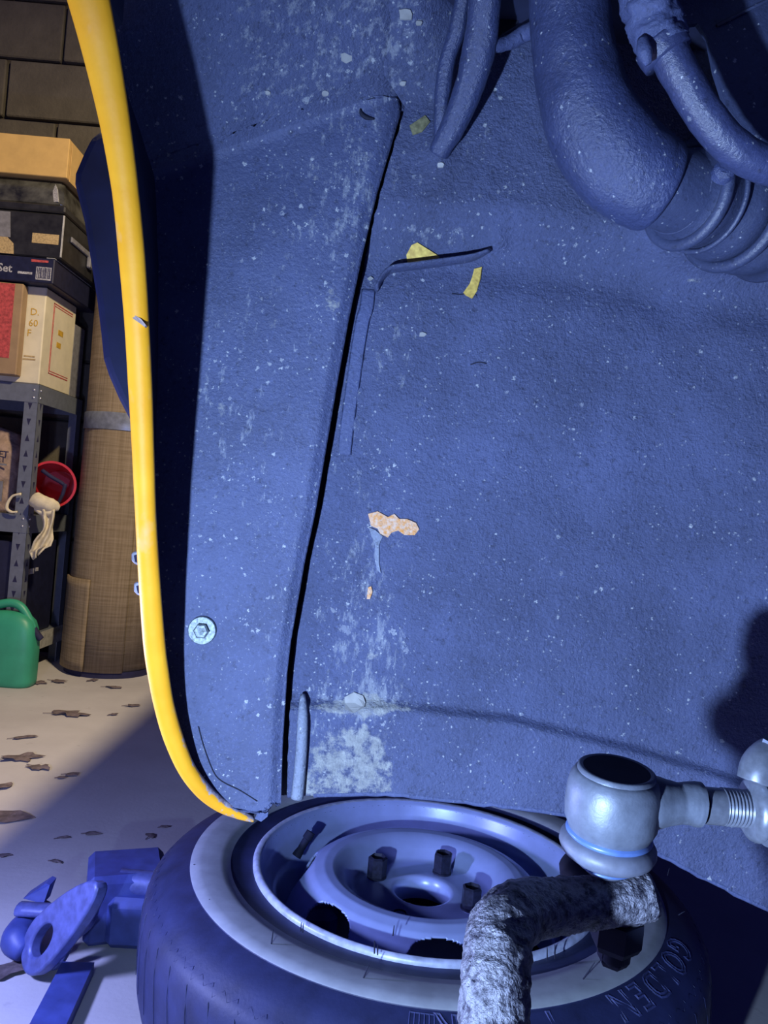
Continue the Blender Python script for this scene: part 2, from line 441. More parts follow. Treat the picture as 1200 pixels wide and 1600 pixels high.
# --- body shell: unseen bonnet and side, added to cast the car's floor shadow
mb = MB()
mb.box((.52, .85, .985), (1.48, 2.9, .02), bev=.008)
mb.box((-.205, 1.62, .62), (.02, 1.36, .71), bev=.006)
mb.box((-.205, -.05, .93), (.02, 1.1, .09), bev=.006)
mb.box((.52, 2.28, .62), (1.46, .02, .71), bev=.006)
o = mb.build('body_shell', M['shell'], car)

DEF_YC = [(440, 1104), (620, 1106), (800, 1127), (1000, 1177), (1130, 1216), (1200, 1243), (1320, 1290)]
DEF_YB = [(430, 1246), (480, 1244), (530, 1242), (600, 1240), (700, 1251), (800, 1262), (880, 1273), (960, 1300), (1040, 1340), (1120, 1382), (1200, 1422), (1320, 1485)]
DEF_YS = [(560, 356), (700, 360), (800, 366), (900, 380), (1040, 412), (1200, 428), (1320, 440)]
SEAM = [(-60, 700), (60, 668), (120, 640), (160, 633), (185, 628), (300, 594), (400, 570), (500, 549), (600, 531), (700, 514), (800, 497), (880, 480), (950, 468), (1000, 459), (1050, 453), (1100, 450), (1160, 446), (1260, 443)]  # y -> x of the gap centre
def seam_x(y): return lerp_table(SEAM, y)
def roof_y(x): return 232 - .34 * (x - 360) if x < 610 else 147
def well_depth(x, y):
    d = .622
    yc = lerp_table(DEF_YC, x)
    d -= .009 * sstep(yc - 15, yc + 7, y)
    ys = lerp_table(DEF_YS, x)
    d -= .020 * sstep(ys + 42, ys - 55, y)
    # small hollow just below the swage and gentle rounding of the pressing
    d += .004 * math.exp(-((y - ys - 60) / 30) ** 2)
    d -= .020 * sstep(1000, 1330, x) * sstep(200, 700, y)
    d += .006 * math.exp(-((x - 850) / 240) ** 2 - ((y - 760) / 260) ** 2)
    ry = roof_y(x)
    k = (1 - sstep(640, 790, x))
    d -= .00032 * max(0, ry - y + 10) * k * sstep(-40, 60, ry - y + 10)
    # rounded boss where the pipe bellows meets the wall
    d -= .030 * math.exp(-((x - 1110) / 75) ** 2 - ((y - 352) / 62) ** 2)
    # weld lump at the end of the small bracket
    d -= .005 * math.exp(-((x - 778) / 17) ** 2 - ((y - 376) / 20) ** 2)
    # lump under the breather tube
    d -= .007 * math.exp(-((x - 685) / 22) ** 2 - ((y - 235) / 34) ** 2)
    p = Vector((x * .012, y * .012, 0)); d += .0016 * noise.noise(p) + .0006 * noise.noise(p * 3.7)
    return d
def gauss(x, y, cx, cy, sx, sy): return math.exp(-((x - cx) / sx) ** 2 - ((y - cy) / sy) ** 2)
def well_dirt(x, y):
    q = .12
    q += .55 * sstep(230, 60, y) * sstep(760, 600, x)
    q += .55 * gauss(x, y, 575, 1020, 75, 130) + .35 * gauss(x, y, 620, 520, 45, 90)
    q += .35 * gauss(x, y, 560, 760, 60, 260) + .55 * gauss(x, y, 690, 365, 60, 22) + .35 * gauss(x, y, 740, 150, 60, 110)
    q += .45 * gauss(x, y, 560, 1100, 130, 26) + .30 * gauss(x, y, 620, 250, 60, 110)
    q += .25 * gauss(x, y, 490, 1180, 40, 90)
    q -= .10 * sstep(820, 1000, x)
    return max(0, min(1, q))
def well_mud(x, y):
    q = .62 * gauss(x, y, 573, 1185, 46, 62) + .58 * gauss(x, y, 560, 1100, 36, 16) + .58 * gauss(x, y, 530, 1228, 70, 24)
    q += .34 * gauss(x, y, 585, 1030, 34, 70) + .44 * gauss(x, y, 1095, 438, 45, 7) + .26 * gauss(x, y, 470, 70, 130, 70) + .40 * gauss(x, y, 505, 1185, 48, 60)
    q += .36 * gauss(x, y, 632, 505, 22, 40) + .42 * math.exp(-((y - lerp_table(DEF_YC, x)) / 8) ** 2) * sstep(980, 560, x)
    return max(0, min(.45, q))
def grid(name, mat, xs_of_y, ys, nx, depth, parent, dirt, mud, thick, ybot=None):
    vs = []; fs = []; da = []; ma = []
    for y in ys:
        x0, x1 = xs_of_y(y)
        for i in range(nx + 1):
            x = x0 + (x1 - x0) * i / nx; yy = y
            if ybot:
                # squeeze rows towards the curved lower edge
                f = (y - ys[0]) / (ys[-1] - ys[0]); yy = ys[0] + f * (ybot(x) - ys[0])
            vs.append(P(x, yy, depth(x, yy))); da.append(dirt(x, yy)); ma.append(mud(x, yy))
    n = nx + 1
    for j in range(len(ys) - 1):
        for i in range(nx):
            a = j * n + i; fs.append((a, a + n, a + n + 1, a + 1))
    o = MB().add(vs, fs).build(name, mat, parent, 'all', {'dirt': da, 'mud': ma})
    solid(o, thick); return o
def jitter_edge(x): return 2.5 * noise.noise(Vector((x * .05, 3.1, 0))) + 1.5 * noise.noise(Vector((x * .21, 1.7, 0)))
# --- rear wall of the wheel arch (one pressing)
ysW = [-170 + i * 4.6 for i in range(311)]
def wx(y): return (seam_x(y) + lerp_table([(190, 1), (420, 3), (700, 6), (1000, 4), (1250, 5)], y) + 2.2 * noise.noise(Vector((y * .06, 2, 0))) if y > 172 else lerp_table([(120, 600), (172, 634)], y), 1330)
o = grid('wheel_well_wall', M['well'], wx, ysW, 190, well_depth, car, well_dirt, well_mud, .0018,
         ybot=lambda x: lerp_table(DEF_YB, x) + jitter_edge(x) if x > 430 else lerp_table(DEF_YB, 430))
well = tag(o, 'dark sprayed wheel arch wall with pale mud patch at its lower corner')
def roof_depth(x, y):
    ry = roof_y(x)
    return .6045 - .00032 * max(0, ry - y + 10) * sstep(-40, 60, ry - y + 10) * (1 - sstep(640, 790, x)) - .004 * math.exp(-((x - 420) / 400) ** 2) + .0028 * sstep(-10, 60, y - ry + 30) + .012 * sstep(596, 660, x) + .0012 * noise.noise(Vector((x * .013, y * .013, 4)))
o = grid('arch_roof', M['well'], lambda y: (lerp_table([(a, (b + c) / 2) for a, b, c, d in LIP], y) + 4, 668), [-170 + i * 5 for i in range(92)], 120, roof_depth, car,
         lambda x, y: .15 + .45 * sstep(roof_y(x) + 10, roof_y(x) - 60, y) * sstep(300, 420, x), lambda x, y: .26 * gauss(x, y, 500, 70, 130, 80), .0016, ybot=lambda x: roof_y(x) + 26)
tag(o, 'gritty top of the wheel arch splattered with pale grit')
# folded lower flange lip of the wall
pts = [P(x, lerp_table(DEF_YB, x) - 1 + jitter_edge(x), well_depth(x, lerp_table(DEF_YB, x)) + .001) for x in range(490, 1340, 14)]
MB().sweep(pts, [(.0022, .0016)] * len(pts), 6).build('flange_edge', M['seal'], car, 'all')
# --- splash panel beside the wall (between the gap and the orange lip)
def lip_mid(y): return lerp_table([(a, (b + c) / 2) for a, b, c, d in LIP], y)
def spl_depth(x, y):
    d = .606 + .0012 * noise.noise(Vector((x * .013, y * .013, 4)))
    d += .010 * sstep(seam_x(y) - 26, seam_x(y) - 2, x) * .5
    d -= .014 * sstep(1240, 1000, y) * 0
    ry = roof_y(x); d -= .00032 * max(0, ry - y + 10) * sstep(-40, 60, ry - y + 10)
    d -= .004 * math.exp(-((x - 420) / 400) ** 2)
    return d
def spl_dirt(x, y):
    q = .20 + .3 * gauss(x, y, 560, 300, 60, 150) + .28 * gauss(x, y, 360, 600, 70, 230) + .25 * gauss(x, y, 480, 350, 90, 160) + .2 * gauss(x, y, 440, 1000, 40, 200)
    q += .3 * sstep(230, 120, y)
    return min(1, q)
def spl_mud(x, y):
    q = .36 * gauss(x, y, 430, 505, 45, 18) + .36 * gauss(x, y, 520, 470, 24, 60) + .34 * gauss(x, y, 350, 755, 26, 26) + .36 * gauss(x, y, 400, 1165, 26, 18) + .34 * gauss(x, y, 420, 1080, 14, 60)
    q += .33 * gauss(x, y, 490, 300, 30, 130) + .35 * gauss(x, y, 320, 1180, 24, 40) + .34 * gauss(x, y, 345, 640, 22, 40) + .33 * gauss(x, y, 460, 920, 14, 90) + .3 * gauss(x, y, 300, 1120, 14, 40)
    return q
SPB = [(240, 1090), (262, 1120), (300, 1205), (330, 1245), (362, 1262), (400, 1272), (414, 1268), (425, 1257), (450, 1255)]
def spl_x(y): return (lip_mid(y) + 4 if y < 1250 else 330, seam_x(y) - 4)
ysS = [140 + i * 5 for i in range(228)]
vs = []; fs = []; da = []; ma = []; NX = 80
for y in ysS:
    x1 = seam_x(y) - 4
    if y < 182: x1 -= 22 * (1 - math.sqrt(max(0, 1 - ((182 - y) / 42) ** 2)))     # rounded upper corner
    if y > 1200: x0 = lerp_table([(1200, 286), (1235, 315), (1258, 345), (1268, 375), (1275, 400)], y)
    else: x0 = lip_mid(y) + 4
    for i in range(NX + 1):
        x = x0 + (x1 - x0) * i / NX; yy = y
        yb = lerp_table(SPB, x)
        top = roof_y(x) - 25 if x < 560 else 152
        yy = max(top, min(yy, max(yb, 1000) + 2 * noise.noise(Vector((x * .1, 0, 0)))))
        vs.append(P(x, yy, spl_depth(x, yy))); da.append(spl_dirt(x, yy)); ma.append(spl_mud(x, yy))
for j in range(len(ysS) - 1):
    for i in range(NX):
        a = j * (NX + 1) + i
        q = (a, a + NX + 1, a + NX + 2, a + 1)
        if (vs[q[0]] - vs[q[1]]).length + (vs[q[2]] - vs[q[3]]).length < 1e-5: continue
        fs.append(q)
o = MB().add(vs, fs).build('splash_panel', M['panel'], car, 'all', {'dirt': da, 'mud': ma}); solid(o, .0016)
spl = tag(o, 'long narrow splash panel flecked with chipped underseal')
# black strip behind the gap, putting its shade into the colour
pts = [P(seam_x(y), y, .634) for y in range(190, 1250, 30)]
MB().sweep(pts, [(.004, .006)] * len(pts), 6).build('gap_shade_strip', M['black'], car, 'all')
# raised strip of seam sealer right of the gap
pts = [(586, 452), (583, 480), (577, 500), (570, 540), (563, 590), (556, 640), (551, 680), (548, 710)]
MB().sweep([P(x - 10, y, well_depth(x, y) - .0002) for x, y in pts], [(.0007, .0058)] * len(pts), 8, 4, up=-FWD).build('sealer_strip', M['seal'], car, 'all')
# small folded bracket ledge
pts = [(588, 447), (596, 430), (612, 416), (645, 411), (690, 405), (735, 398), (765, 386)]
MB().sweep([P(x, y + 5, well_depth(x, y) - .006) for x, y in pts], [(.008, .0017), (.0085, .002), (.009, .0022), (.009, .0022), (.009, .0022), (.009, .0020), (.004, .0012)], 10, 5, up=-FWD).build('bracket_ledge', M['well'], car, 'all')
# vertical bead at the lower corner
pts = [(473, 1085), (473, 1120), (471, 1170), (467, 1220), (464, 1247)]
o = MB().sweep([P(x, y, well_depth(x, y) - .005) for x, y in pts], [.0020, .0042, .0046, .0048, .005], 10, 4).build('edge_bead', M['bead'], car, 'all')
tag(o, 'pale dusty bead at the lower corner')
# chipped flakes showing ochre primer and rust
def flake(name, poly, mat, dfun, t=.0012, lab=None):
    pl = [P(x, y, dfun(x, y) - .0016) for x, y in poly]
    mb = MB().prism(pl, FWD * t); o = mb.build(name, mat, car)
    if lab: tag(o, lab)
    return o
flake('paint_chip', [(637, 412), (635, 398), (643, 383), (652, 379), (670, 390), (687, 401), (684, 406), (660, 409)], M['rustpaint'], lambda x, y: well_depth(x, y) , .002, 'triangular ochre patch of bare primer')
flake('paint_chip', [(741, 420), (753, 417), (751, 435), (745, 455), (738, 466), (728, 461), (724, 457), (734, 443), (738, 432)], M['rustpaint'], well_depth, .002, 'tapering ochre strip of bare primer')
flake('paint_chip', [(575, 803), (590, 799), (606, 808), (616, 803), (624, 811), (636, 811), (650, 817), (655, 827), (648, 836), (632, 836), (622, 829), (612, 832), (606, 840), (594, 834), (590, 826), (580, 822)], M['rust'], well_depth, .002, 'rusty winged patch')
flake('paint_chip', [(576, 824), (586, 828), (598, 838), (592, 851), (592, 880), (595, 896), (589, 890), (585, 870), (586, 850), (580, 838)], M['bead'], well_depth, .0018)
flake('paint_chip', [(575, 918), (580, 916), (582, 925), (578, 936), (573, 936)], M['rust'], well_depth, .002)
flake('paint_chip', [(640, 196), (664, 180), (672, 190), (660, 205), (645, 210)], plain('olive_flake', (.20, .19, .10), .8, var=.5, nscale=300), well_depth, .002)
for (x, y, r) in [(634, 22, 11), (541, 90, 9), (553, 64, 7), (655, 35, 5), (630, 130, 5), (508, 146, 5), (418, 145, 4), (660, 522, 5), (579, 435, 4), (553, 1098, 17), (689, 257, 6)]:
    poly = [(x + r * random.uniform(.6, 1.1) * math.cos(a) * 1.3, y + r * random.uniform(.5, 1.0) * math.sin(a)) for a in [k * math.pi / 4 for k in range(8)]]
    flake('dirt_flake', poly, M['pale'], well_depth, .0014)
# bolt with washer
bd = spl_depth(316, 985) - .001
bc = P(316, 985, bd)
o = MB().lathe([(.0001, .0016), (.0105, .0016), (.0112, .0006), (.0112, -.002)][::-1], bc, -FWD, 28).build('washer', M['zinc'], car, 40)
ba = MB().lathe([(.0062, -.001), (.0062, .0045), (.0050, .0056), (.0030, .0058), (.0001, .0050)], bc, -FWD, 6); ba.build('bolt_head', M['zinc'], o, 20)
# crescent notch of a drain hole near the top corner
MB().sweep([P(x, y, spl_depth(x, y) - .0006) for x, y in [(563, 170), (565, 178), (573, 184), (585, 186)]], [.0006, .0016, .0018, .0006], 8, 4).build('drain_notch', M['black'], car, 'all')
# torn rag of rubber at the lower corner
o = MB().prism([P(x, y, .604) for x, y in [(399, 1258), (412, 1250), (420, 1262), (418, 1276), (408, 1284), (398, 1279), (403, 1268)]], FWD * .004).build('torn_rubber', M['seal'], car)
# crack lines on the splash panel
for pl in ([(310, 1135), (318, 1165), (333, 1205), (347, 1221), (375, 1235), (402, 1252)], [(745, 462), (735, 456), (722, 460), (706, 459)], [(735, 570), (748, 566), (760, 568)]):
    df = spl_depth if pl[0][0] < 450 else well_depth
    MB().sweep([P(x, y, df(x, y) - .0004) for x, y in pl], [(.0005, .00045)] * len(pl), 5, 3, up=-FWD).build('underseal_crack', M['black'], car, 'all')
# body edge jutting out beyond the lip, with chrome trim below
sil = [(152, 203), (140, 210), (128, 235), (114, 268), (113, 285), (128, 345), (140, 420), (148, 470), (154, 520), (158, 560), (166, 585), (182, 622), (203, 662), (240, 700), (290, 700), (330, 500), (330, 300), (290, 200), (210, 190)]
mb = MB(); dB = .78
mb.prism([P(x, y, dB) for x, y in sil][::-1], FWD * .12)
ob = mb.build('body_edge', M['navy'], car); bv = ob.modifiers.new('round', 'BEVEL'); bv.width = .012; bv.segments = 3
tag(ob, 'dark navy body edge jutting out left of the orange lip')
for (x, y, s_) in ((213, 874, 1.0), (217, 922, 1.05)):
    mb = MB(); dd = .64
    poly = [(-8, -9), (-5, -12), (12, -14), (30, -14), (30, 16), (10, 13), (-3, 7), (-8, 2)]
    mb.prism([P(x + a * s_, y + b * s_, dd) for a, b in poly][::-1], FWD * .012)
    o = mb.build('chrome_trim', M['chrome'], car); bv = o.modifiers.new('round', 'BEVEL'); bv.width = .002; bv.segments = 3
    mb = MB().prism([P(x + a * s_, y + b * s_, dd - .0008) for a, b in [(-4, -6), (8, -9), (8, 8), (-2, 4)]][::-1], FWD * .001)
    mb.build('chrome_recess', M['ink'], o)

# ================================================================== PIPES AND HOSES
def rp(px, d): return px * d / F
pipe = thing('curved_pipe', 'thick elbow pipe coated in glossy underseal bending into ribbed bellows', 'pipe', P(1060, 310, .545))
def bumpfn(a, sc):
    def f(q, d, i, k): return q + d.normalized() * (a * noise.noise(q * sc) + a * .5 * noise.noise(q * sc * 2.7))
    return f
ctr = [(880, -160, .50, 60), (886, -60, .505, 61), (892, 40, .508, 62), (903, 120, .508, 66), (925, 190, .508, 72), (962, 246, .510, 76), (1000, 277, .515, 74), (1020, 289, .518, 67)]
MB().sweep([P(x, y, d) for x, y, d, r in ctr], [rp(r, d) for x, y, d, r in ctr], 40, 8, fn=bumpfn(.0009, 55)).build('pipe_elbow', M['pipe'], pipe, 'all')
seamr = [(1004, 280, .516, 72.5), (1022, 290, .519, 71), (1030, 294, .520, 67)]
MB().sweep([P(x, y, d) for x, y, d, r in seamr], [rp(r, d) for x, y, d, r in seamr], 40, 3).build('pipe_seam', M['pipe'], pipe, 'all')
slv = [(1010, 283, .517, 60), (1035, 292, .521, 61), (1062, 301, .527, 62), (1078, 304, .531, 62)]
MB().sweep([P(x, y, d) for x, y, d, r in slv], [rp(r, d) for x, y, d, r in slv], 40, 4, fn=bumpfn(.0006, 60)).build('pipe_sleeve', M['bellows'], pipe, 'all')
bel = []; N = 90
for k in range(N + 1):
    t = k / N
    x = 1056 + 150 * t; y = 300 + 46 * t; d = .526 + .052 * t
    r = 63 + 26 * t + 8 * (.5 - .5 * math.cos(t * math.pi * 6.5))
    bel.append((x, y, d, r))
MB().sweep([P(x, y, d) for x, y, d, r in bel], [rp(r, d) for x, y, d, r in bel], 48).build('bellows', M['bellows'], pipe, 'all')
a_ = P(1056, 300, .526); b_ = P(1206, 346, .578); ax = (b_ - a_).normalized()
e1 = Vector((0, 0, 1)); e1 = (e1 - ax * e1.dot(ax)).normalized(); e2 = ax.cross(e1)
for (t, r, th_) in ((.10, 74, .0042), (.27, 77, .0018), (.55, 90, .0045)):
    R = rp(r, .54); c_ = a_.lerp(b_, t)
    ring = [c_ + (e1 * math.cos(q * math.pi / 24) + e2 * math.sin(q * math.pi / 24)) * R for q in range(49)]
    MB().sweep(ring, [th_] * 49, 10, cap=False).build('bellows_rib', M['bellows'], pipe, 'all')
MB().lathe([(.0001, .003), (.004, .003), (.007, .001), (.008, -.004)][::-1], P(1132, 266, .498), (-.2, -1, .2), 16).build('clamp_screw', M['pipe'], pipe, 30)

hose = thing('rubber_hose', 'thin smooth hose with a crusted sleeve crossing above the ribbed bellows', 'hose', P(1200, 268, .47))
ct = [(1040, 72, .455, 29), (1056, 104, .455, 28), (1080, 146, .457, 28), (1107, 188, .460, 28), (1139, 224, .464, 28), (1175, 249, .468, 28), (1225, 266, .474, 28), (1330, 286, .49, 28)]
MB().sweep([P(x, y, d) for x, y, d, r in ct], [rp(r, d) for x, y, d, r in ct], 28, 7, fn=bumpfn(.0006, 70)).build('hose_tube', M['hose'], hose, 'all')
ct = [(985, -140, .448, 40), (1000, -60, .45, 40), (1012, 0, .452, 41), (1024, 44, .454, 40), (1036, 76, .455, 38)]
MB().sweep([P(x, y, d) for x, y, d, r in ct], [rp(r, d) for x, y, d, r in ct], 30, 14, fn=bumpfn(.0026, 160)).build('hose_sleeve', M['seal'], hose, 'all')
ct = [(1030, 66, .455, 40), (1037, 78, .455, 40), (1044, 90, .455, 38)]
o = MB().sweep([P(x, y, d) for x, y, d, r in ct], [rp(r, d) for x, y, d, r in ct], 28, 3).build('hose_clip', M['hose'], hose, 'all')
MB().sweep([P(1004, 62, .443), P(1007, 82, .440), P(1013, 101, .441)], [.003, .0045, .002], 10, 3).build('clip_tab', M['seal'], o, 'all')
bk = thing('mounting_bracket', 'grey steel bracket plate behind the thin hose', 'bracket', P(1090, 150, .55))
pl = [(1040, -160), (1052, 0), (1066, 40), (1090, 36), (1106, 60), (1116, 110), (1132, 160), (1165, 205), (1200, 230), (1330, 260), (1330, -160)]
MB().prism([P(x, y, .527) for x, y in pl][::-1], FWD * .004).build('bracket_plate', M['bellows'], bk)
MB().sweep([P(1120, 40, .526), P(1200, 0, .526), P(1330, -60, .526)], [.0012] * 3, 8).build('plate_crease', M['bellows'], bk, 'all')
MB().prism([P(x, y, .531) for x, y in [(1230, -100), (1320, -100), (1320, 200), (1230, 200)]][::-1], FWD * .075).build('bracket_foot', M['bellows'], bk)

tube = thing('breather_tube', 'underseal coated drain tube hanging from the top of the arch', 'tube', P(715, 200, .575))
ct = [(765, -120, .50, 25), (760, -40, .525, 26), (755, 30, .545, 26), (748, 80, .556, 26), (735, 130, .567, 24), (716, 180, .579, 21), (698, 215, .590, 19), (686, 240, .598, 16)]
MB().sweep([P(x, y, d) for x, y, d, r in ct], [rp(r, d) for x, y, d, r in ct], 22, 6, fn=bumpfn(.0008, 80)).build('tube_body', M['pipe'], tube, 'all')
ct = [(728, -30, .545, 12), (716, 40, .561, 13), (700, 90, .571, 13), (692, 140, .579, 13), (689, 180, .585, 12), (688, 225, .594, 10)]
MB().sweep([P(x, y, d) for x, y, d, r in ct], [rp(r, d) for x, y, d, r in ct], 16, 6, fn=bumpfn(.0006, 90)).build('tube_flap', M['pipe'], tube, 'all')
ct = [(762, 70, .552, 10), (790, 68, .56, 11), (820, 52, .56, 12), (850, 40, .54, 12)]
MB().sweep([P(x, y, d) for x, y, d, r in ct], [rp(r, d) for x, y, d, r in ct], 14, 5, fn=bumpfn(.001, 110)).build('tube_bracket', M['seal'], tube, 'all')
MB().prism([P(x, y, .585) for x, y in [(772, 8), (790, 22), (812, 30), (806, 40), (786, 52), (776, 62), (770, 40)]][::-1], FWD * .002).build('black_patch', M['black'], car)  # flat black patch right of the tube

# ================================================================== STEERING LINKAGE
dT = .36
tie = thing('tie_rod_end', 'grey steel tie rod ball joint with rubber boot and threaded shank', 'tie rod', P(965, 1300, dT))
axis = (Vector((0, 0, 1)) + Vector((0, -.10, 0)) + Vector((.0, 0, 0))).normalized()
top = P(963, 1206, dT)
k = dT / F
def ztab(prof): return [(r * k, z * k) for r, z in prof]
body = ztab([(46, -2), (59, -1), (64, -5), (69, -14), (72, -30), (73, -55), (71, -78), (64, -94), (58, -100), (40, -101)])
MB().lathe(body[::-1], top, axis, 56).build('ball_housing', M['tie'], tie, 50)
MB().lathe(ztab([(0.1, 0), (46, 0), (50, 4), (55, 6), (59, 4), (60, -4)])[::-1], top, axis, 56).build('ball_cap', M['tie'], tie, 60)
MB().lathe(ztab([(.1, 1.5), (51, 3.2)])[::-1], top + axis * .0004, axis, 48).build('cap_recess', M['nutdark'], tie)
MB().lathe(ztab([(60, -92), (66, -97), (67, -101), (62, -106), (55, -106)])[::-1], top, axis, 48).build('boot_ring', M['blue_ring'], tie, 'all')
MB().lathe(ztab([(60, -103), (69, -106), (74, -114), (75, -122), (71, -131), (62, -138), (52, -143), (44, -148), (38, -152), (36, -156), (33, -161), (20, -163)])[::-1], top, axis, 48).build('rubber_boot', M['boot'], tie, 'all')
MB().lathe(ztab([(44, -148), (46, -150.5), (42, -153)])[::-1], top, axis, 40).build('boot_clip', M['blue_ring'], tie, 'all')
j0 = P(985, 1252, dT); 
ctr = [(1000, 1252, 46), (1020, 1253, 42), (1042, 1254, 35), (1062, 1255, 31), (1075, 1255, 32), (1086, 1256, 34), (1093, 1257, 34)]
MB().sweep([P(x, y, dT) for x, y, r in ctr], [r * k for x, y, r in ctr], 32, 5, fn=bumpfn(.00025, 200)).build('shank_neck', M['tie'], tie, 35)
MB().sweep([P(1088, 1257, dT), P(1104, 1258.5, dT)], [24 * k, 24 * k], 24).build('shank_core', M['nutdark'], tie, 35)
MB().sweep([P(1099, 1258, dT), P(1128, 1260.5, dT)], [28 * k, 28 * k], 32).build('shank_collar', M['alloy'], tie, 35)
th = []; 
for q in range(0, 91):
    x = 1126 + q * .72; r = 29 - 2.6 * (.5 + .5 * math.cos(q * 2 * math.pi / 7.6)); th.append((x, 1260 + (x - 1126) * .09, r))
MB().sweep([P(x, y, dT) for x, y, r in th], [r * k for x, y, r in th], 32).build('threaded_shank', M['alloy'], tie, 'all')
ax2 = (P(1250, 1271, dT) - P(1150, 1262, dT)).normalized()
MB().lathe([(20 * k, 0), (40 * k, 2 * k), (48 * k, 8 * k), (50 * k, 16 * k), (44 * k, 24 * k), (54 * k, 30 * k), (58 * k, 44 * k), (56 * k, 120 * k), (10 * k, 121 * k)], P(1166, 1263, dT), ax2, 40).build('clamp_collar', M['alloy'], tie, 40)
mb = MB(); mb.sweep([P(1184, 1222, dT - .004), P(1190, 1200, dT - .003), P(1204, 1184, dT), P(1230, 1176, dT)], [30 * k, 31 * k, 30 * k, 28 * k], 22, 5)
mb.build('clamp_ear', M['alloy'], tie, 'all')
MB().lathe([(18 * k, 0), (18 * k, 26 * k), (.1 * k, 28 * k)], P(1204, 1180, dT), (.05, -.2, 1), 6).build('clamp_bolt', M['tie'], tie, 20)

arm = thing('steering_arm', 'pitted cast steering arm bent toward the ball joint', 'steering arm', P(770, 1600, .30))
def rough(a, sc):
    def f(q, d, i, kk):
        n = noise.noise(q * sc) + .6 * noise.noise(q * sc * 2.3) + .35 * noise.noise(q * sc * 5.1)
        return q + d.normalized() * (a * n)
    return f
ctr = [(766, 1860, .270, 56), (768, 1720, .283, 56), (771, 1600, .295, 55), (774, 1530, .302, 54), (778, 1480, .312, 53), (788, 1446, .323, 51), (818, 1424, .338, 46), (872, 1416, .352, 41), (930, 1410, .360, 39), (982, 1402, .364, 41), (1012, 1398, .365, 38), (1024, 1396, .365, 26)]
MB().sweep([P(x, y, d) for x, y, d, r in ctr], [rp(r, d) for x, y, d, r in ctr], 40, 16, fn=rough(.0011, 170)).build('cast_arm', M['cast'], arm, 'all')
ctr = [(935, 1412, .368, 38), (918, 1380, .376, 36), (902, 1352, .382, 31), (893, 1338, .386, 20)]
MB().sweep([P(x, y, d) for x, y, d, r in ctr], [rp(r, d) for x, y, d, r in ctr], 24, 8, fn=rough(.0006, 170)).build('arm_horn', M['nutdark'], arm, 'all')
nb = P(966, 1432, dT + .006)
MB().lathe(ztab([(20, 4), (40, 0), (41, -14), (41, -40), (36, -50), (27, -51), (26, -70), (22, -78), (.1, -79)])[::-1], nb, axis, 6, ref=(.8, .5, 0)).build('castle_nut', M['nutdark'], arm, 20)
MB().lathe(ztab([(26, -45), (26, -66), (21, -74), (.1, -76)])[::-1], nb, axis, 20).build('stud_end', M['nutdark'], arm, 40)

# ================================================================== SPARE WHEEL ON THE FLOOR
WC = Vector((.088, .952, 0)); WZ = .163; R = .2075
wheel = thing('spare_wheel', 'silver steel wheel with whitewall tyre lying flat on the floor', 'wheel', WC)
half = [(.200, .157), (.206, .159), (.215, .158), (.228, .160), (.236, .1625), (.2365, .1635), (.250, .1665), (.270, .1675), (.283, .1655), (.2835, .1645), (.300, .1595), (.314, .151), (.320, .1445), (.3215, .1435), (.328, .136), (.3315, .122), (.3325, .105), (.3328, .084)]
prof = half + [(r, .168 - z + .002) for r, z in half[::-1][1:]] + [(.200, .022), (.195, .06), (.195, .12), (.200, .157)]
prof = [(r, max(z, .0)) for r, z in prof]
tyre = MB().lathe(prof[::-1], WC, (0, 0, 1), 160).build('tyre', M['tyre'], wheel, 45)
MB().lathe([(.2362, .1620), (.2368, .1644), (.250, .1674), (.270, .1684), (.2826, .1666), (.2836, .1640)][::-1], WC, (0, 0, 1), 160).build('whitewall_band', M['white_wall'], tyre, 'all')
def tyre_z(r): return lerp_table(half, r)
# zigzag shoulder grooves moulded in relief
mb = MB()
for a0 in range(0, 360, 6):
    pl = []
    for (da, r) in ((0, .3235), (1.6, .3185), (2.8, .3255), (4.4, .3185), (6, .3235)):
        a = math.radians(a0 + da); z = tyre_z(r) - .0001
        pl.append(WC + Vector((math.cos(a) * r, math.sin(a) * r, z)))
    mb.sweep(pl, [.00035] * 5, 4)
    a = math.radians(a0 + 1.6); pl = [WC + Vector((math.cos(a + .02 * q) * r, math.sin(a + .02 * q) * r, z)) for q, (r, z) in enumerate([(.3185, .1462), (.3292, .134), (.3332, .11), (.3336, .085), (.3332, .06)])]
    mb.sweep(pl, [.0004] * 5, 4)
tag(mb.build('tread_relief', M['tyre'], tyre, 'all'), kind='stuff')
# moulded lettering round the sidewall
def ring_text(txt, ang0, size, r0, name='raised_lettering', track=1.34):
    cu = bpy.data.curves.new('lettering', 'FONT'); cu.body = txt; cu.size = size; cu.fill_mode = 'NONE'; cu.bevel_depth = .0010; cu.bevel_resolution = 0; cu.resolution_u = 3; cu.space_character = track
    to = bpy.data.objects.new('lettering', cu); C.objects.link(to); bpy.context.view_layer.update()
    dg = bpy.context.evaluated_depsgraph_get(); me = bpy.data.meshes.new_from_object(to.evaluated_get(dg))
    vs = []
    for v in me.vertices:
        r = r0 + v.co.y; a = ang0 - v.co.x / (r0 + .010)
        vs.append(WC + Vector((math.cos(a) * r, math.sin(a) * r, tyre_z(r) + .0002 + v.co.z)))
    fs = [tuple(p.vertices) for p in me.polygons]
    bpy.data.objects.remove(to); bpy.data.meshes.remove(me)
    return MB().add(vs, fs).build(name, M['tyretext'], tyre)
ring_text('GOLDEN', math.radians(-25), .034, .2865)
ring_text('T', math.radians(-68.5), .036, .2865)
ring_text('R', math.radians(-87), .036, .2865)
mb = MB()
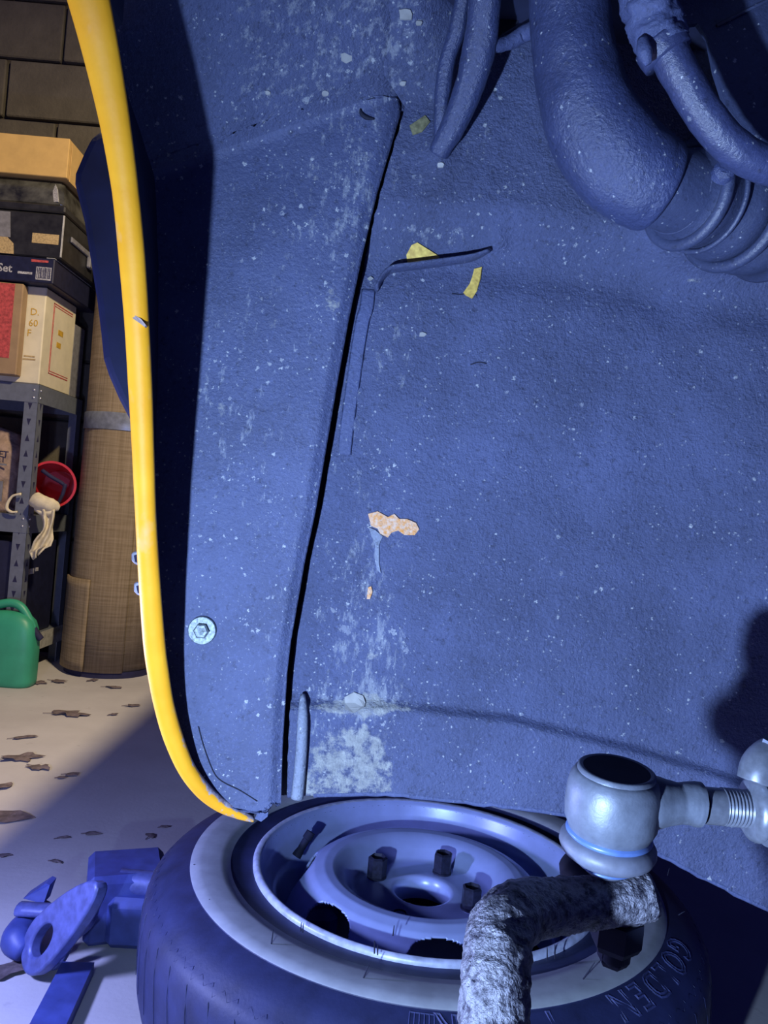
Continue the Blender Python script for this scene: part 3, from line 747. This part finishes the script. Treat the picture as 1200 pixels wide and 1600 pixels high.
for q in range(6):
    a = math.radians(-91.3 - q * .85)
    for (ra, rb) in ((.2875, .3135),):
        mb.sweep([WC + Vector((math.cos(a) * r, math.sin(a) * r, tyre_z(r) + .0004)) for r in (ra, (ra + rb) / 2, rb)], [.0007] * 3, 4)
for rr in (.288, .301, .313):
    mb.sweep([WC + Vector((math.cos(a) * rr, math.sin(a) * rr, tyre_z(rr) + .0004)) for a in [math.radians(-91.3 - q * 1.06) for q in range(5)]], [.0007] * 5, 4)
mb.build('barred_emblem', M['tyretext'], tyre)
# short rubber hairs of the moulding
mb = MB()
for (x, y, dx, dy) in [(424, 1475, 3, -22), (568, 1528, 8, -20), (585, 1490, 0, -20), (590, 1492, 0, -16), (470, 1455, 1, -14), (473, 1457, 1, -14), (614, 1462, 2, -16), (911, 1530, 18, -26), (855, 1500, 0, -20), (867, 1498, 0, -22), (303, 1350, 3, 10), (327, 1405, 4, 10), (1060, 1430, 10, -6), (1043, 1368, 3, -12)]:
    u = (x - 600); vv = (y - 800); v0 = -u * sr + vv * cr; d = (H - .168) * F / v0
    mb.sweep([P(x, y, d), P(x + dx * .6, y + dy * .6, d - .001), P(x + dx, y + dy, d - .001)], [.0007, .0006, .0004], 4)
tag(mb.build('moulding_hairs', M['black'], tyre), kind='stuff')
# rim
zr = [(.2060, -.012), (.2095, -.006), (.2095, -.001), (.2065, .0018), (.2030, .0005), (.2000, -.006), (.1975, -.018), (.1930, -.026), (.1850, -.030), (.1800, -.034), (.1755, -.050), (.1720, -.066), (.1690, -.074), (.1640, -.080), (.1620, -.110)]
wo = WC + Vector((0, 0, WZ))
rim = MB().lathe(zr[::-1], wo, (0, 0, 1), 128).build('rim', M['rim'], wheel, 50)
MB().lathe([(.2098, -.0075), (.2104, -.001), (.2068, .0026), (.2022, .0006)][::-1], wo, (0, 0, 1), 128).build('rim_flange', M['rimedge'], rim, 'all')
dp = [(.1720, -.074), (.1640, -.058), (.1580, -.043), (.1520, -.032), (.1440, -.0225), (.1340, -.0150), (.1230, -.0110), (.1130, -.0115), (.1040, -.0160), (.0970, -.0250), (.0915, -.0345), (.0860, -.0385), (.0780, -.0390), (.0500, -.0380), (.0400, -.0355), (.0375, -.0365), (.0370, -.060)]
dp2 = []
for (ra, za), (rb, zb) in zip(dp[:7], dp[1:8]):
    for q in range(8): dp2.append((ra + (rb - ra) * q / 8, za + (zb - za) * q / 8))
dp = dp2 + dp[7:]
SL = [(-86 + q * 51.43) % 360 for q in range(7)]
def sk(i, ang):
    r = dp[::-1][i][0]; f = (.166 - r) / .030
    w_ = 13.5 if f < 0 else (13.5 * max(0.0, 1 - f ** 4) ** .5 if f < 1 else -1)
    return any(abs((ang - s_ + 180) % 360 - 180) < w_ for s_ in SL)
disc = MB().lathe(dp[::-1], wo, (0, 0, 1), 640, skip=sk).build('wheel_disc', M['rim'], wheel, 'all'); solid(disc, .003)
# two shallow arched pressings round the bolt holes
def on_disc(ang, r, z): return wo + Vector((math.cos(ang) * r, math.sin(ang) * r, z))
for q, ang in enumerate((207, 297, 27, 117)):
    a = math.radians(-ang)
    MB().lathe([(.0150, -.001), (.0135, .0030), (.0110, .0034), (.0100, .0)][::-1], on_disc(a, .0640, -.0385), (0, 0, 1), 28).build('bolt_seat', M['rim'], wheel, 'all')
    if q == 3: continue
    b = MB().lathe([(.0125, 0), (.0125, .004), (.0098, .006)][::-1], on_disc(a, .0640, -.0375), (0, 0, 1), 24).build('wheel_bolt', M['bolt'], wheel, 35)
    MB().lathe([(.0122, .005), (.0122, .027), (.0098, .0290), (.0092, .025), (.0001, .024)][::-1], on_disc(a, .0640, -.0375), (0, 0, 1), 6, ref=(1, .3 * q, 0)).build('bolt_head', M['bolt'], b, 20)
MB().lathe([(.0075, .002), (.0075, -.010), (.0001, -.010)][::-1], on_disc(math.radians(-117), .0640, -.035), (0, 0, 1), 18).build('bolt_hole', M['black'], wheel)
MB().lathe([(.0410, -.0360), (.0400, -.0335), (.0380, -.0345), (.0374, -.058)][::-1], wo, (0, 0, 1), 64).build('hub_ring', M['rimedge'], wheel, 'all')
# valve stem
va = P(463, 1338, 1.01); vb = P(486, 1300, 1.02)
o = MB().sweep([va, va + (vb - va) * .15, va + (vb - va) * .3, va + (vb - va) * .7, va + (vb - va) * .72, vb], [.0065, .0060, .0048, .0052, .0066, .0062], 14).build('valve_stem', M['nutdark'], wheel, 40)
tag(o, 'black rubber valve stem')

# ================================================================== TROLLEY JACK ON THE FLOOR (left foreground)
def FP(px, py, z=0.0):
    u = px - 600; v = py - 800; v0 = -u * sr + v * cr; d = (H - z) * F / v0
    return P(px, py, d)
jk = thing('floor_jack', 'blue-grey floor jack end with an eyed lug on the floor beside the tyre', 'jack', FP(110, 1490))
c0 = FP(150, 1450, .05); c1 = FP(330, 1440, .05)
dv = Vector((1, .02, 0)); base = FP(158, 1500, 0)
mb = MB(); mb.box((base.x + .14, base.y + .075, .033), (.30, .10, .066), rz=.05, bev=.010); mb.build('jack_frame', M['jack'], jk, 30)
mb = MB(); mb.sweep([Vector((base.x + .0, base.y + .05, .075)), Vector((base.x + .16, base.y + .055, .075)), Vector((base.x + .30, base.y + .06, .075))], [.016, .016, .016], 20); mb.build('jack_crossbar', M['jackedge'], jk, 35)
mb = MB(); e = FP(120, 1410, .05)
mb.box((e.x + .05, e.y + .04, .045), (.10, .09, .09), rz=.35, bev=.008); mb.build('jack_head', M['jack'], jk, 30)
# eyed lug: rounded plate with a hole
lc = FP(83, 1468, .045); ua = (FP(128, 1425, .085) - FP(60, 1492, .012)).normalized(); nb_ = Vector((-.35, -.75, .55)); nb_ = (nb_ - ua * nb_.dot(ua)).normalized(); wb_ = ua.cross(nb_)
mb = MB(); outer = []; inner = []; n2 = 40
for q in range(n2):
    a = 2 * math.pi * q / n2; cx = math.cos(a); cy = math.sin(a)
    L_ = .120 if cx > 0 else .046
    outer.append(lc + ua * (abs(cx) ** .8 * math.copysign(1, cx) * L_) + wb_ * (cy * .032 * (1 if cx < 0 else (1 - .25 * cx))))
    inner.append(lc + ua * (cx * .025) + wb_ * (cy * .015))
T_ = nb_ * .016
vs = outer + inner + [p + T_ for p in outer] + [p + T_ for p in inner]; fs = []
for q in range(n2):
    r_ = (q + 1) % n2
    fs += [(q, r_, n2 + r_, n2 + q), (2 * n2 + q, 3 * n2 + q, 3 * n2 + r_, 2 * n2 + r_), (q, 2 * n2 + q, 2 * n2 + r_, r_), (n2 + q, n2 + r_, 3 * n2 + r_, 3 * n2 + q)]
o = mb.add(vs, fs).build('jack_lug', M['jackedge'], jk, 35); bv = o.modifiers.new('round', 'BEVEL'); bv.width = .003; bv.segments = 2
# upper cross plate with turned-up ear
p0 = FP(30, 1420, .055); p1 = FP(118, 1428, .06)
mb = MB(); mb.sweep([p0, (p0 + p1) / 2 + Vector((0, 0, .001)), p1], [(.008, .012)] * 3, 12, 3); mb.build('jack_bar', M['jackedge'], jk, 'all')
mb = MB(); mb.prism([FP(36, 1404, .055), FP(68, 1412, .055), FP(78, 1383, .07), FP(72, 1380, .07)][::-1], Vector((0, .02, 0))); mb.build('jack_ear', M['jack'], jk)
mb = MB(); mb.sweep([FP(70, 1425, .03), FP(38, 1450, .03), FP(28, 1470, .026), FP(40, 1488, .02)], [.016, .018, .020, .012], 16, 5); mb.build('jack_cheek', M['jack'], jk, 'all')
mb = MB(); mb.sweep([FP(150, 1405, .075), FP(138, 1440, .06), FP(112, 1465, .04), FP(98, 1492, .02), FP(86, 1506, .012), FP(64, 1506, .010)], [.007, .008, .007, .007, .007, .005], 12, 5); mb.build('jack_rail', M['jackedge'], jk, 'all')
# flat dark strip lying forward of the jack
a = FP(122, 1508, .012); b = FP(58, 1640, .012)
dr = (b - a).normalized(); sd = Vector((0, 0, 1)).cross(dr)
mb = MB(); mb.prism([a - sd * .019 - Vector((0, 0, .012)), a + sd * .019 - Vector((0, 0, .012)), b + sd * .019 - Vector((0, 0, .012)), b - sd * .019 - Vector((0, 0, .012))], Vector((0, 0, .016))); mb.build('jack_strip', M['jack'], jk)

# ================================================================== LEAVES
def leaf(px, py, size, rot, label, lobes=5, asp=.68):
    c = FP(px, py, 0.0); pts = []; n = lobes * 4
    for q in range(n):
        a = 2 * math.pi * q / n
        r = size * 1.15 * (.76 + .16 * math.cos(a * lobes + .4) + .10 * math.cos(a * 2 + px)) * random.uniform(.66, 1.18)
        x = math.cos(a) * r; y = math.sin(a) * r * asp
        z = .003 + .010 * (size / .04) * max(0, noise.noise(Vector((px, py, 0)) + Vector((x, y, 0)) * 35) * .8 + .25 * math.sin(a * 2))
        pts.append(c + Vector((x * math.cos(rot) - y * math.sin(rot), x * math.sin(rot) + y * math.cos(rot), z)))
    cen = c + Vector((0, 0, .005))
    mb = MB(); mb.add(pts + [cen], [(q, (q + 1) % n, n) for q in range(n)])
    st = Vector((math.cos(rot + math.pi), math.sin(rot + math.pi), 0))
    o = mb.build('dry_leaf', M['leaf'], None, False, origin=c); solid(o, .0008, 1)
    MB().sweep([c + Vector((0, 0, .004)), c + st * size * .8 + Vector((0, 0, .003)), c + st * size * 1.35 + Vector((0, 0, .002))], [.0008] * 3, 5).build('leaf_stalk', M['leaf'], o)
    tag(o, label, 'leaf', 'dry leaves on the concrete floor'); return o
leaf(56, 1068, .032, .2, 'small curled leaf just right of the green can')
leaf(91, 1066, .030, -.3, 'brown leaf near the left foot of the carpet roll')
leaf(146, 1064, .018, .9, 'tiny leaf scrap under the edge of the carpet roll', 4)
leaf(176, 1075, .026, .1, 'squarish leaf scrap in front of the carpet roll', 4, .7)
leaf(206, 1104, .020, .3, 'small dark leaf close to the orange lip, before the shadow edge', 3)
leaf(108, 1117, .048, .15, 'largest lobed oak leaf on the lit floor')
leaf(177, 1118, .012, .6, 'leaf crumb beside the floor crack', 4)
leaf(37, 1154, .026, .5, 'thin pale curled leaf at far left of the lit floor', 3, .4)
leaf(31, 1186, .042, .5, 'lobed oak leaf lying at left halfway down the lit floor')
leaf(61, 1201, .026, -.4, 'smaller leaf touching the right of the left oak leaf')
leaf(5, 1231, .026, .9, 'leaf cut by the left edge of the picture, above the flat pale one', 3)
leaf(96, 1217, .010, .2, 'leaf crumb on the edge of the car shadow', 3)
leaf(112, 1212, .016, .1, 'dark leaf scrap straddling the edge of the car shadow', 3)
leaf(14, 1280, .040, .2, 'broad flat pale leaf at the left picture edge', 3, .7)
leaf(143, 1305, .013, .1, 'small leaf scrap in the middle of the car shadow', 3)
leaf(236, 1308, .011, 1.2, 'dark round leaf scrap left of the tyre top', 3, .9)
leaf(257, 1294, .009, .3, 'leaf crumb nearest to the tyre in the shadow', 3)
leaf(100, 1311, .012, .4, 'slim leaf scrap in the shadow, left of the middle one', 3, .4)
leaf(5, 1339, .010, .2, 'leaf crumb at the left edge under the flat pale leaf', 4)
leaf(88, 1349, .011, -.2, 'leaf scrap lying just above the floor jack', 3, .5)
leaf(26, 1516, .036, .9, 'crumpled leaf lying in front of the floor jack')

# ================================================================== SHELVING UNIT
SC = Vector((-1.052, 2.28, 0)); YAW = 0.0; SCL = 1.112
ex = Vector((math.cos(YAW), math.sin(YAW), 0)); ey = Vector((-math.sin(YAW), math.cos(YAW), 0))
def SP(x, y, z): return SC + ex * x * SCL + ey * y + Vector((0, 0, max(0.0, H + (z - .582) * SCL)))       # local: x right (0 at right side), y back from the front, z up
def sbox(mb, x0, x1, y0, y1, z0, z1, bev=.0):
    a = SP(x0, y0, z0); b = SP(x1, y1, z1); return mb.box((a + b) / 2, tuple(b - a), rz=YAW, bev=bev)
SW, SD = .90, .325
sh = thing('shelving_unit', 'grey slotted steel shelving unit standing against the block wall', 'shelf', SP(-SW / 2, SD / 2, 0))
for (x, sx) in ((0, -1), (-SW, 1)):
    for (y, sy) in ((0, 1), (SD, -1)):
        mb = MB()
        sbox(mb, min(x, x + sx * .036), max(x, x + sx * .036), min(y, y + sy * .002), max(y, y + sy * .002), 0, .84)
        sbox(mb, min(x, x + sx * .002), max(x, x + sx * .002), min(y, y + sy * .036), max(y, y + sy * .036), 0, .84)
        post = mb.build('post', M['steel'], sh)
        if x == 0 and y == 0:
            mb = MB()
            for q in range(20):
                z = .025 + q * .042; up_ = 1 if q % 4 in (0, 3) else -1
                for (px_, py_, isf) in ((-.020, -.0004, 1), (.0004, .020, 0)):
                    w_ = .006; h_ = .009 * up_
                    if isf: tri = [SP(px_ - w_, py_, z - h_), SP(px_ + w_, py_, z - h_), SP(px_, py_, z + h_)]; vec = ey * .0008
                    else: tri = [SP(px_, py_ - w_, z - h_), SP(px_, py_ + w_, z - h_), SP(px_, py_, z + h_)]; vec = -ex * .0008
                    mb.prism(tri if up_ > 0 else tri[::-1], vec)
            tag(mb.build('post_slots', M['ink'], post), kind='stuff')
            for zz in (.805, .825, .46, .48):
                for xx in (-.012,):
                    MB().lathe([(.0035, 0), (.0030, .002), (.0001, .0025)], SP(xx, -.001, zz), -ey, 10).build('rivet', M['chrome'], post, 'all')
                    MB().lathe([(.0035, 0), (.0030, .002), (.0001, .0025)], SP(.001, .012, zz), ex, 10).build('rivet', M['chrome'], post, 'all')
for z in (.84, .49, .155):
    mb = MB(); sbox(mb, -SW, 0, .002, SD - .002, z - .004, z, 0)
    s1 = mb.build('shelf_panel', M['steel'], sh)
    mb = MB(); sbox(mb, -SW + .002, -.002, -.0012, .0, z - .048, z); mb.build('front_beam', M['steel'], s1)
    mb = MB(); sbox(mb, .0, .0012, .002, SD - .002, z - .048, z); mb.build('side_beam', M['steel'] if z > .3 else M['pale'], s1)
    mb = MB(); sbox(mb, -SW + .002, -.002, SD, SD + .0012, z - .048, z); mb.build('back_beam', M['steel'], s1)

def text_on(txt, size, org, ux, uz, mat, parent, name='printed_lettering', bold=0.0):
    cu = bpy.data.curves.new('lettering', 'FONT'); cu.body = txt; cu.size = size * SCL; cu.extrude = .0003; cu.resolution_u = 2; cu.offset = bold
    to = bpy.data.objects.new('lettering', cu); C.objects.link(to); bpy.context.view_layer.update()
    me = bpy.data.meshes.new_from_object(to.evaluated_get(bpy.context.evaluated_depsgraph_get()))
    nrm = ux.cross(uz)
    vs = [org + ux * v.co.x + uz * v.co.y + nrm * v.co.z for v in me.vertices]; fs = [tuple(p.vertices) for p in me.polygons]
    bpy.data.objects.remove(to); bpy.data.meshes.remove(me)
    return MB().add(vs, fs).build(name, mat, parent)
Z = Vector((0, 0, 1))
def carton(name, label, x0, x1, y0, y1, z0, z1, mat, cat='box'):
    t = thing(name, label, cat, SP((x0 + x1) / 2, (y0 + y1) / 2, z0))
    mb = MB(); sbox(mb, x0, x1, y0, y1, z0, z1, .003); mb.build('carton_body', mat, t); return t
# white carton with gold lettering and red outlined panel
zt = .84
wbx = carton('white_carton', 'cream white carton with gold lettering and red outlined side panel on shelf top', -.30, -.004, .004, .225, zt + .001, zt + .262, M['whitebox'])
for (s_, zz, xx) in (('D.', .185, -.043), ('60', .155, -.045), ('F', .128, -.047)): text_on(s_, .026, SP(xx, .0034, zt + zz), ex, Z, M['gold'], wbx)
mb = MB(); sbox(mb, -.05, -.02, .0032, .0036, zt + .072, zt + .076); sbox(mb, -.052, -.018, .0032, .0036, zt + .064, zt + .068); mb.build('small_print', M['tan'], wbx)
mb = MB()
for (ya, yb, za, zb) in ((.060, .063, .040, .235), (.066, .068, .046, .229), (.060, .20, .040, .043), (.066, .20, .047, .049), (.060, .20, .232, .235), (.066, .20, .226, .228)):
    sbox(mb, -.0042, -.0034, ya, yb, zt + za, zt + zb)
mb.build('red_outline', M['redprint'], wbx)
mb = MB(); sbox(mb, -.0042, -.0034, .10, .13, zt + .12, zt + .135); sbox(mb, -.0042, -.0034, .105, .14, zt + .155, zt + .17); mb.build('gold_print', M['gold'], wbx)
bbx = carton('brown_carton', 'brown carton with red printed panel beside the white carton', -.36, -.052, -.030, .003, zt + .016, zt + .258, M['card2'])
mb = MB(); sbox(mb, -.14, -.074, -.0308, -.0300, zt + .06, zt + .256); mb.build('red_panel', M['redprint'], bbx)
gbx = carton('grey_carton', 'grey carton standing behind the white carton', -.28, -.008, .235, .320, zt + .001, zt + .215, M['greybox'])
z1 = zt + .263
dbx = carton('tool_set_box', 'black boxed tool set with barcode lying flat on the white carton', -.36, .026, -.035, .30, z1, z1 + .066, M['darkbox'])
text_on('Set', .030, SP(-.122, -.0352, z1 + .022), ex, Z, M['greyprint'], dbx, bold=.0006)
mb = MB(); sbox(mb, -.068, -.030, -.0358, -.035, z1 + .020, z1 + .026); mb.build('small_print', M['greyprint'], dbx)
mb = MB(); sbox(mb, -.020, .020, -.0360, -.035, z1 + .008, z1 + .042); lb = mb.build('barcode_label', M['greyprint'], dbx)
mb = MB()
for q in range(9): sbox(mb, -.017 + q * .004, -.0155 + q * .004 + (q % 3) * .0006, -.0366, -.0360, z1 + .012, z1 + .040)
mb.build('barcode_bars', M['ink'], lb)
mb = MB(); sbox(mb, -.035, .010, -.0358, -.035, z1 + .054, z1 + .060); mb.build('red_stripe', M['redprint'], dbx)
# flap edge of the tool set box
mb = MB(); mb.prism([SP(.004, -.034, z1 + .0665), SP(.026, -.034, z1 + .0665), SP(.0262, .25, z1 + .0665), SP(.022, .25, z1 + .0665)], Z * .0016); mb.build('lid_flap', M['pale'], dbx)
z2 = z1 + .069
cs = thing('storage_case', 'black plastic case with smoky lid stacked on the boxed tool set', 'case', SP(-.15, .13, z2))
mb = MB(); sbox(mb, -.36, .040, -.03, .27, z2, z2 + .118, .004); cb = mb.build('case_body', M['case'], cs)
mb = MB(); sbox(mb, .037, .0406, -.0312, -.0275, z2 + .004, z2 + .114); mb.build('corner_trim', M['pale'], cb)
mb = MB(); sbox(mb, -.040, .030, -.0312, -.0300, z2 + .036, z2 + .062); mb.build('tan_label', M['tan'], cb)
mb = MB(); mb.prism([SP(-.2, -.0312, z2 + .002), SP(-.085, -.0312, z2 + .002), SP(-.088, -.0312, z2 + .03), SP(-.105, -.0312, z2 + .045), SP(-.2, -.0312, z2 + .055)], ey * .001); mb.build('pale_picture', M['tan'], cb)
mb = MB(); mb.prism([SP(-.2, -.0315, z2 + .045), SP(-.097, -.0315, z2 + .045), SP(-.103, -.0315, z2 + .112), SP(-.2, -.0315, z2 + .112)], ey * .001); mb.build('grey_picture', M['greybox'], cb)
mb = MB(); sbox(mb, .0402, .046, .02, .24, z2 + .06, z2 + .075, .002); sbox(mb, .0402, .052, .15, .18, z2 + .030, z2 + .075, .003); mb.build('case_latch', M['greybox'], cb)
mb = MB(); sbox(mb, -.37, .042, -.036, .28, z2 + .119, z2 + .139, .004); mb.build('lid_rim', M['case'], cs)
vsb = [SP(-.36, -.030, z2 + .139), SP(.036, -.030, z2 + .139), SP(.036, .27, z2 + .139), SP(-.36, .27, z2 + .139), SP(-.34, .010, z2 + .218), SP(.012, .010, z2 + .218), SP(.012, .25, z2 + .218), SP(-.34, .25, z2 + .218)]
o = MB().add(vsb, [(3, 2, 1, 0), (4, 5, 6, 7), (0, 1, 5, 4), (1, 2, 6, 5), (2, 3, 7, 6), (3, 0, 4, 7)]).build('smoky_lid', M['lid'], cs); bv = o.modifiers.new('round', 'BEVEL'); bv.width = .012; bv.segments = 3
mb = MB(); mb.prism([SP(-.012, -.012, z2 + .150), SP(.020, -.0235, z2 + .150), SP(.006, -.004, z2 + .190), SP(-.004, .006, z2 + .205)], ey * -.006); mb.build('pale_corner_sticker', M['greyprint'], cs)
z3 = z2 + .219
kb = thing('cardboard_box', 'plain brown cardboard box on the very top of the stack', 'box', SP(-.15, .1, z3))
mb = MB(); sbox(mb, -.36, .030, -.015, .20, z3, z3 + .105, .002); mb.build('carton_body', M['card'], kb)
mb = MB(); sbox(mb, .0312, .033, .000, .20, z3 - .004, z3 + .098); mb.build('carton_flap', M['card'], kb)

# middle shelf: paper sack, red bucket, cloth
zm = .49
sk_ = thing('paper_sack', 'crumpled brown paper sack on the middle shelf left of the steel post', 'sack', SP(-.16, .12, zm))
mb = MB(); vs = []; fs = []; n = 28; rows = 16
for j in range(rows):
    t = j / (rows - 1); zz = zm + .001 + .262 * t
    for q in range(n):
        a = 2 * math.pi * q / n; cx = math.copysign(abs(math.cos(a)) ** .5, math.cos(a)); cy = math.copysign(abs(math.sin(a)) ** .5, math.sin(a))
        s_ = 1 - .25 * sstep(.7, 1, t); p = SP(-.165 + cx * .095 * s_, .13 + cy * .085 * (1 - .55 * sstep(.6, 1, t)), zz - (.045 * sstep(.6, 1, t) * (cx * .5 + .5)))
        nn = noise.noise(p * 28) * .010 * (.4 + t); vs.append(p + Vector((nn, nn, 0)))
for j in range(rows - 1):
    for q in range(n): r_ = (q + 1) % n; fs.append((j * n + q, j * n + r_, (j + 1) * n + r_, (j + 1) * n + q))
fs.append(tuple(range(n))[::-1]); fs.append(tuple((rows - 1) * n + q for q in range(n)))
mb.add(vs, fs).build('sack_body', M['paper'], sk_, 'all')
text_on('PYRET', .024, SP(-.150, .036, zm + .150), ex, Z, M['ink'], sk_, bold=.0004)
mb = MB(); sbox(mb, -.16, -.085, .036, .0375, zm + .128, zm + .133); sbox(mb, -.16, -.09, .036, .0375, zm + .03, zm + .085); mb.build('printed_panel', M['greybox'], sk_)
bu = thing('red_bucket', 'red plastic bucket lying with its open mouth forward on the middle shelf', 'bucket', SP(-.02, .17, zm))
u0 = P(80, 757, 2.37); axb = Vector((-.25, 1, -.05)).normalized()
RB = .070
MB().lathe([(RB + .003, .0), (RB + .003, .008), (RB - .001, .010), (RB * .78, .15), (.0001, .15), (.0001, .147), (RB * .76, .147), (RB - .004, .006), (RB - .004, 0), (RB + .003, 0)][::-1], u0, axb, 48).build('bucket_body', M['red'], bu, 40)
e1 = Vector((1, .25, 0)).normalized(); e2 = Z
hp = [u0 + e1 * (math.cos(a) * RB * .95) + e2 * (math.sin(a) * RB * .42) + axb * (.012 + .02 * math.sin(a)) for a in [math.pi * (1.0 - q / 14) for q in range(8)]]
mb = MB(); mb.sweep([P(66, 735, 2.37), P(80, 745, 2.37), P(97, 755, 2.38), P(103, 762, 2.38)], [.0065, .006, .006, .004], 8, 4); mb.sweep([P(102, 756, 2.38), P(98, 772, 2.38), P(89, 790, 2.38)], [.006, .006, .005], 8, 4); mb.build('bucket_handle', M['ink'], bu, 'all')
cl = thing('cream_rag', 'crumpled cream cloth draped over the middle shelf edge by the post', 'cloth', SP(.0, -.01, zm))
dC = 2.035
def ctube(pl, rads, name, segs=14, n=5, am=.004): return MB().sweep([P(x, y, d + .235) for x, y, d in pl], rads, segs, n, fn=bumpfn(am, 40)).build(name, M['cloth'], cl, 'all')
ctube([(55, 780, 2.03), (66, 786, 2.02), (80, 790, 2.02), (92, 795, 2.03)], [(.022, .022), (.025, .024), (.022, .02), (.008, .01)], 'cloth_bunch')
ctube([(56, 793, 2.02), (66, 800, 2.015), (77, 801, 2.015), (84, 793, 2.02)], [.008, .009, .009, .006], 'cloth_fold')
vs = []; fs = []; NU, NV = 14, 20
for j in range(NV + 1):
    t = j / NV; yy = 796 + 74 * t; cxp = 72 - 5 * t + 5 * math.sin(t * 5); hw = lerp_table([(0, 14), (.25, 9), (.4, 8), (.65, 14), (.8, 14), (1, 3)], t)
    for i in range(NU + 1):
        s_ = i / NU * 2 - 1
        vs.append(P(cxp + hw * s_ - (6 * t if t > .8 else 0), yy + 4 * s_ * -t, 2.247 + .010 * math.sin(s_ * 5 + t * 6) + .006 * noise.noise(Vector((s_ * 2, t * 5, 0)))))
for j in range(NV):
    for i in range(NU): a = j * (NU + 1) + i; fs.append((a, a + NU + 1, a + NU + 2, a + 1))
o = MB().add(vs, fs).build('cloth_tail', M['cloth'], cl, 'all'); solid(o, .004)
ctube([(33, 772, 2.03), (20, 775, 2.03), (12, 786, 2.03), (11, 795, 2.03), (18, 800, 2.03), (27, 800, 2.03)], [.004, .004, .0045, .005, .004, .003], 'cloth_loop', 10, 5, .001)
# bottom shelf: dark carton
zb_ = .156
dk = carton('dark_carton', 'dark blue carton with a small pale label on the bottom shelf', -.30, -.012, .02, .25, zb_, zb_ + .26, M['darkbox'])
mb = MB(); sbox(mb, -.0122, -.0112, .06, .10, zb_ + .17, zb_ + .185); sbox(mb, -.0122, -.0112, .11, .13, zb_ + .176, zb_ + .186); mb.build('pale_label', M['greyprint'], dk)

# ================================================================== GREEN CAN
gc = FP(-8, 1074)
can = thing('green_can', 'green plastic can with handle on the floor at the left edge', 'can', gc)
mb = MB(); vs = []; fs = []; n = 40
prof = [(.02, 0), (.92, 0), (.98, .006), (1, .018), (1.0, .10), (.98, .135), (.93, .165), (.84, .188), (.66, .204), (.40, .212), (.02, .214)]
for (s_, z) in prof:
    for q in range(n):
        a = 2 * math.pi * q / n; cx = math.copysign(abs(math.cos(a)) ** .55, math.cos(a)); cy = math.copysign(abs(math.sin(a)) ** .55, math.sin(a))
        vs.append(gc + Vector((cx * .090 * s_, .045 + cy * .045 * s_, z)))
for j in range(len(prof) - 1):
    for q in range(n): r_ = (q + 1) % n; fs.append((j * n + q, j * n + r_, (j + 1) * n + r_, (j + 1) * n + q))
mb.add(vs, fs).build('can_body', M['green'], can, 'all')
mb = MB(); mb.sweep([gc + Vector(p) for p in ((-.05, .045, .222), (.0, .045, .236), (.035, .045, .226), (.066, .044, .185), (.082, .044, .150))], [.013, .012, .012, .011, .008], 14, 5); mb.build('can_handle', M['green'], can, 'all')
mb = MB(); mb.sweep([gc + Vector(p) for p in ((.072, .045, .172), (.088, .045, .150), (.100, .046, .138))], [.010, .010, .009], 12, 3); mb.build('can_spout', M['ink'], can, 'all')

# ================================================================== CARPET ROLL
rc = Vector((-.855, 2.52, 0)); RR = .142
roll = thing('carpet_roll', 'tall upright roll of carpet with woven brown backing behind the orange lip', 'carpet', rc)
vs = []; fs = []; n = 120; turns = 1.12; rows = [(.018, 1.0), (.3, 1.0), (.6, .985), (.83, .975), (.85, .975), (1.1, .985), (1.36, 1.0)]
for (z, s_) in rows:
    for q in range(n + 1):
        t = q / n; a = math.radians(262) + t * turns * 2 * math.pi
        r = (RR + .006 * (t * turns - 1)) * s_ if t * turns > .001 else RR
        r = (RR - .010 + .010 * min(1, t * 1.05)) * s_ + .002 * noise.noise(Vector((math.cos(a) * 3, math.sin(a) * 3, z * 4)))
        vs.append(rc + Vector((math.cos(a) * r, math.sin(a) * r, z)))
m_ = n + 1
for j in range(len(rows) - 1):
    for q in range(n): a = j * m_ + q; fs.append((a, a + 1, a + m_ + 1, a + m_))
o = MB().add(vs, fs).build('rolled_carpet', M['weave'], roll, 'all'); solid(o, .008)
MB().lathe([(RR * .97, 0), (RR * .97, .02)], rc, (0, 0, 1), 48).build('base_shade_ring', M['ink'], roll, 'all')  # dark ring at the roll foot, painting the shadow strip beneath it
MB().lathe([(RR * .99, .775), (RR * .995, .778), (RR * .995, .826), (RR * .99, .829)][::-1], rc, (0, 0, 1), 64, flip=True).build('tape_band', M['tape'], roll, 'all')
# loose torn flap at the lower left
vs = []; fs = []; NA, NZ = 20, 10
for j in range(NZ + 1):
    z = .02 + .285 * j / NZ
    for i in range(NA + 1):
        a = math.radians(178 + 80 * i / NA); r = RR + .007 + .004 * (i / NA) + .0015 * noise.noise(Vector((a * 4, z * 20, 0)))
        vs.append(rc + Vector((math.cos(a) * r, math.sin(a) * r, z)))
for j in range(NZ):
    for i in range(NA): a = j * (NA + 1) + i; fs.append((a, a + 1, a + NA + 2, a + NA + 1))
o = MB().add(vs, fs).build('torn_flap', M['weave'], roll, 'all'); solid(o, .006)
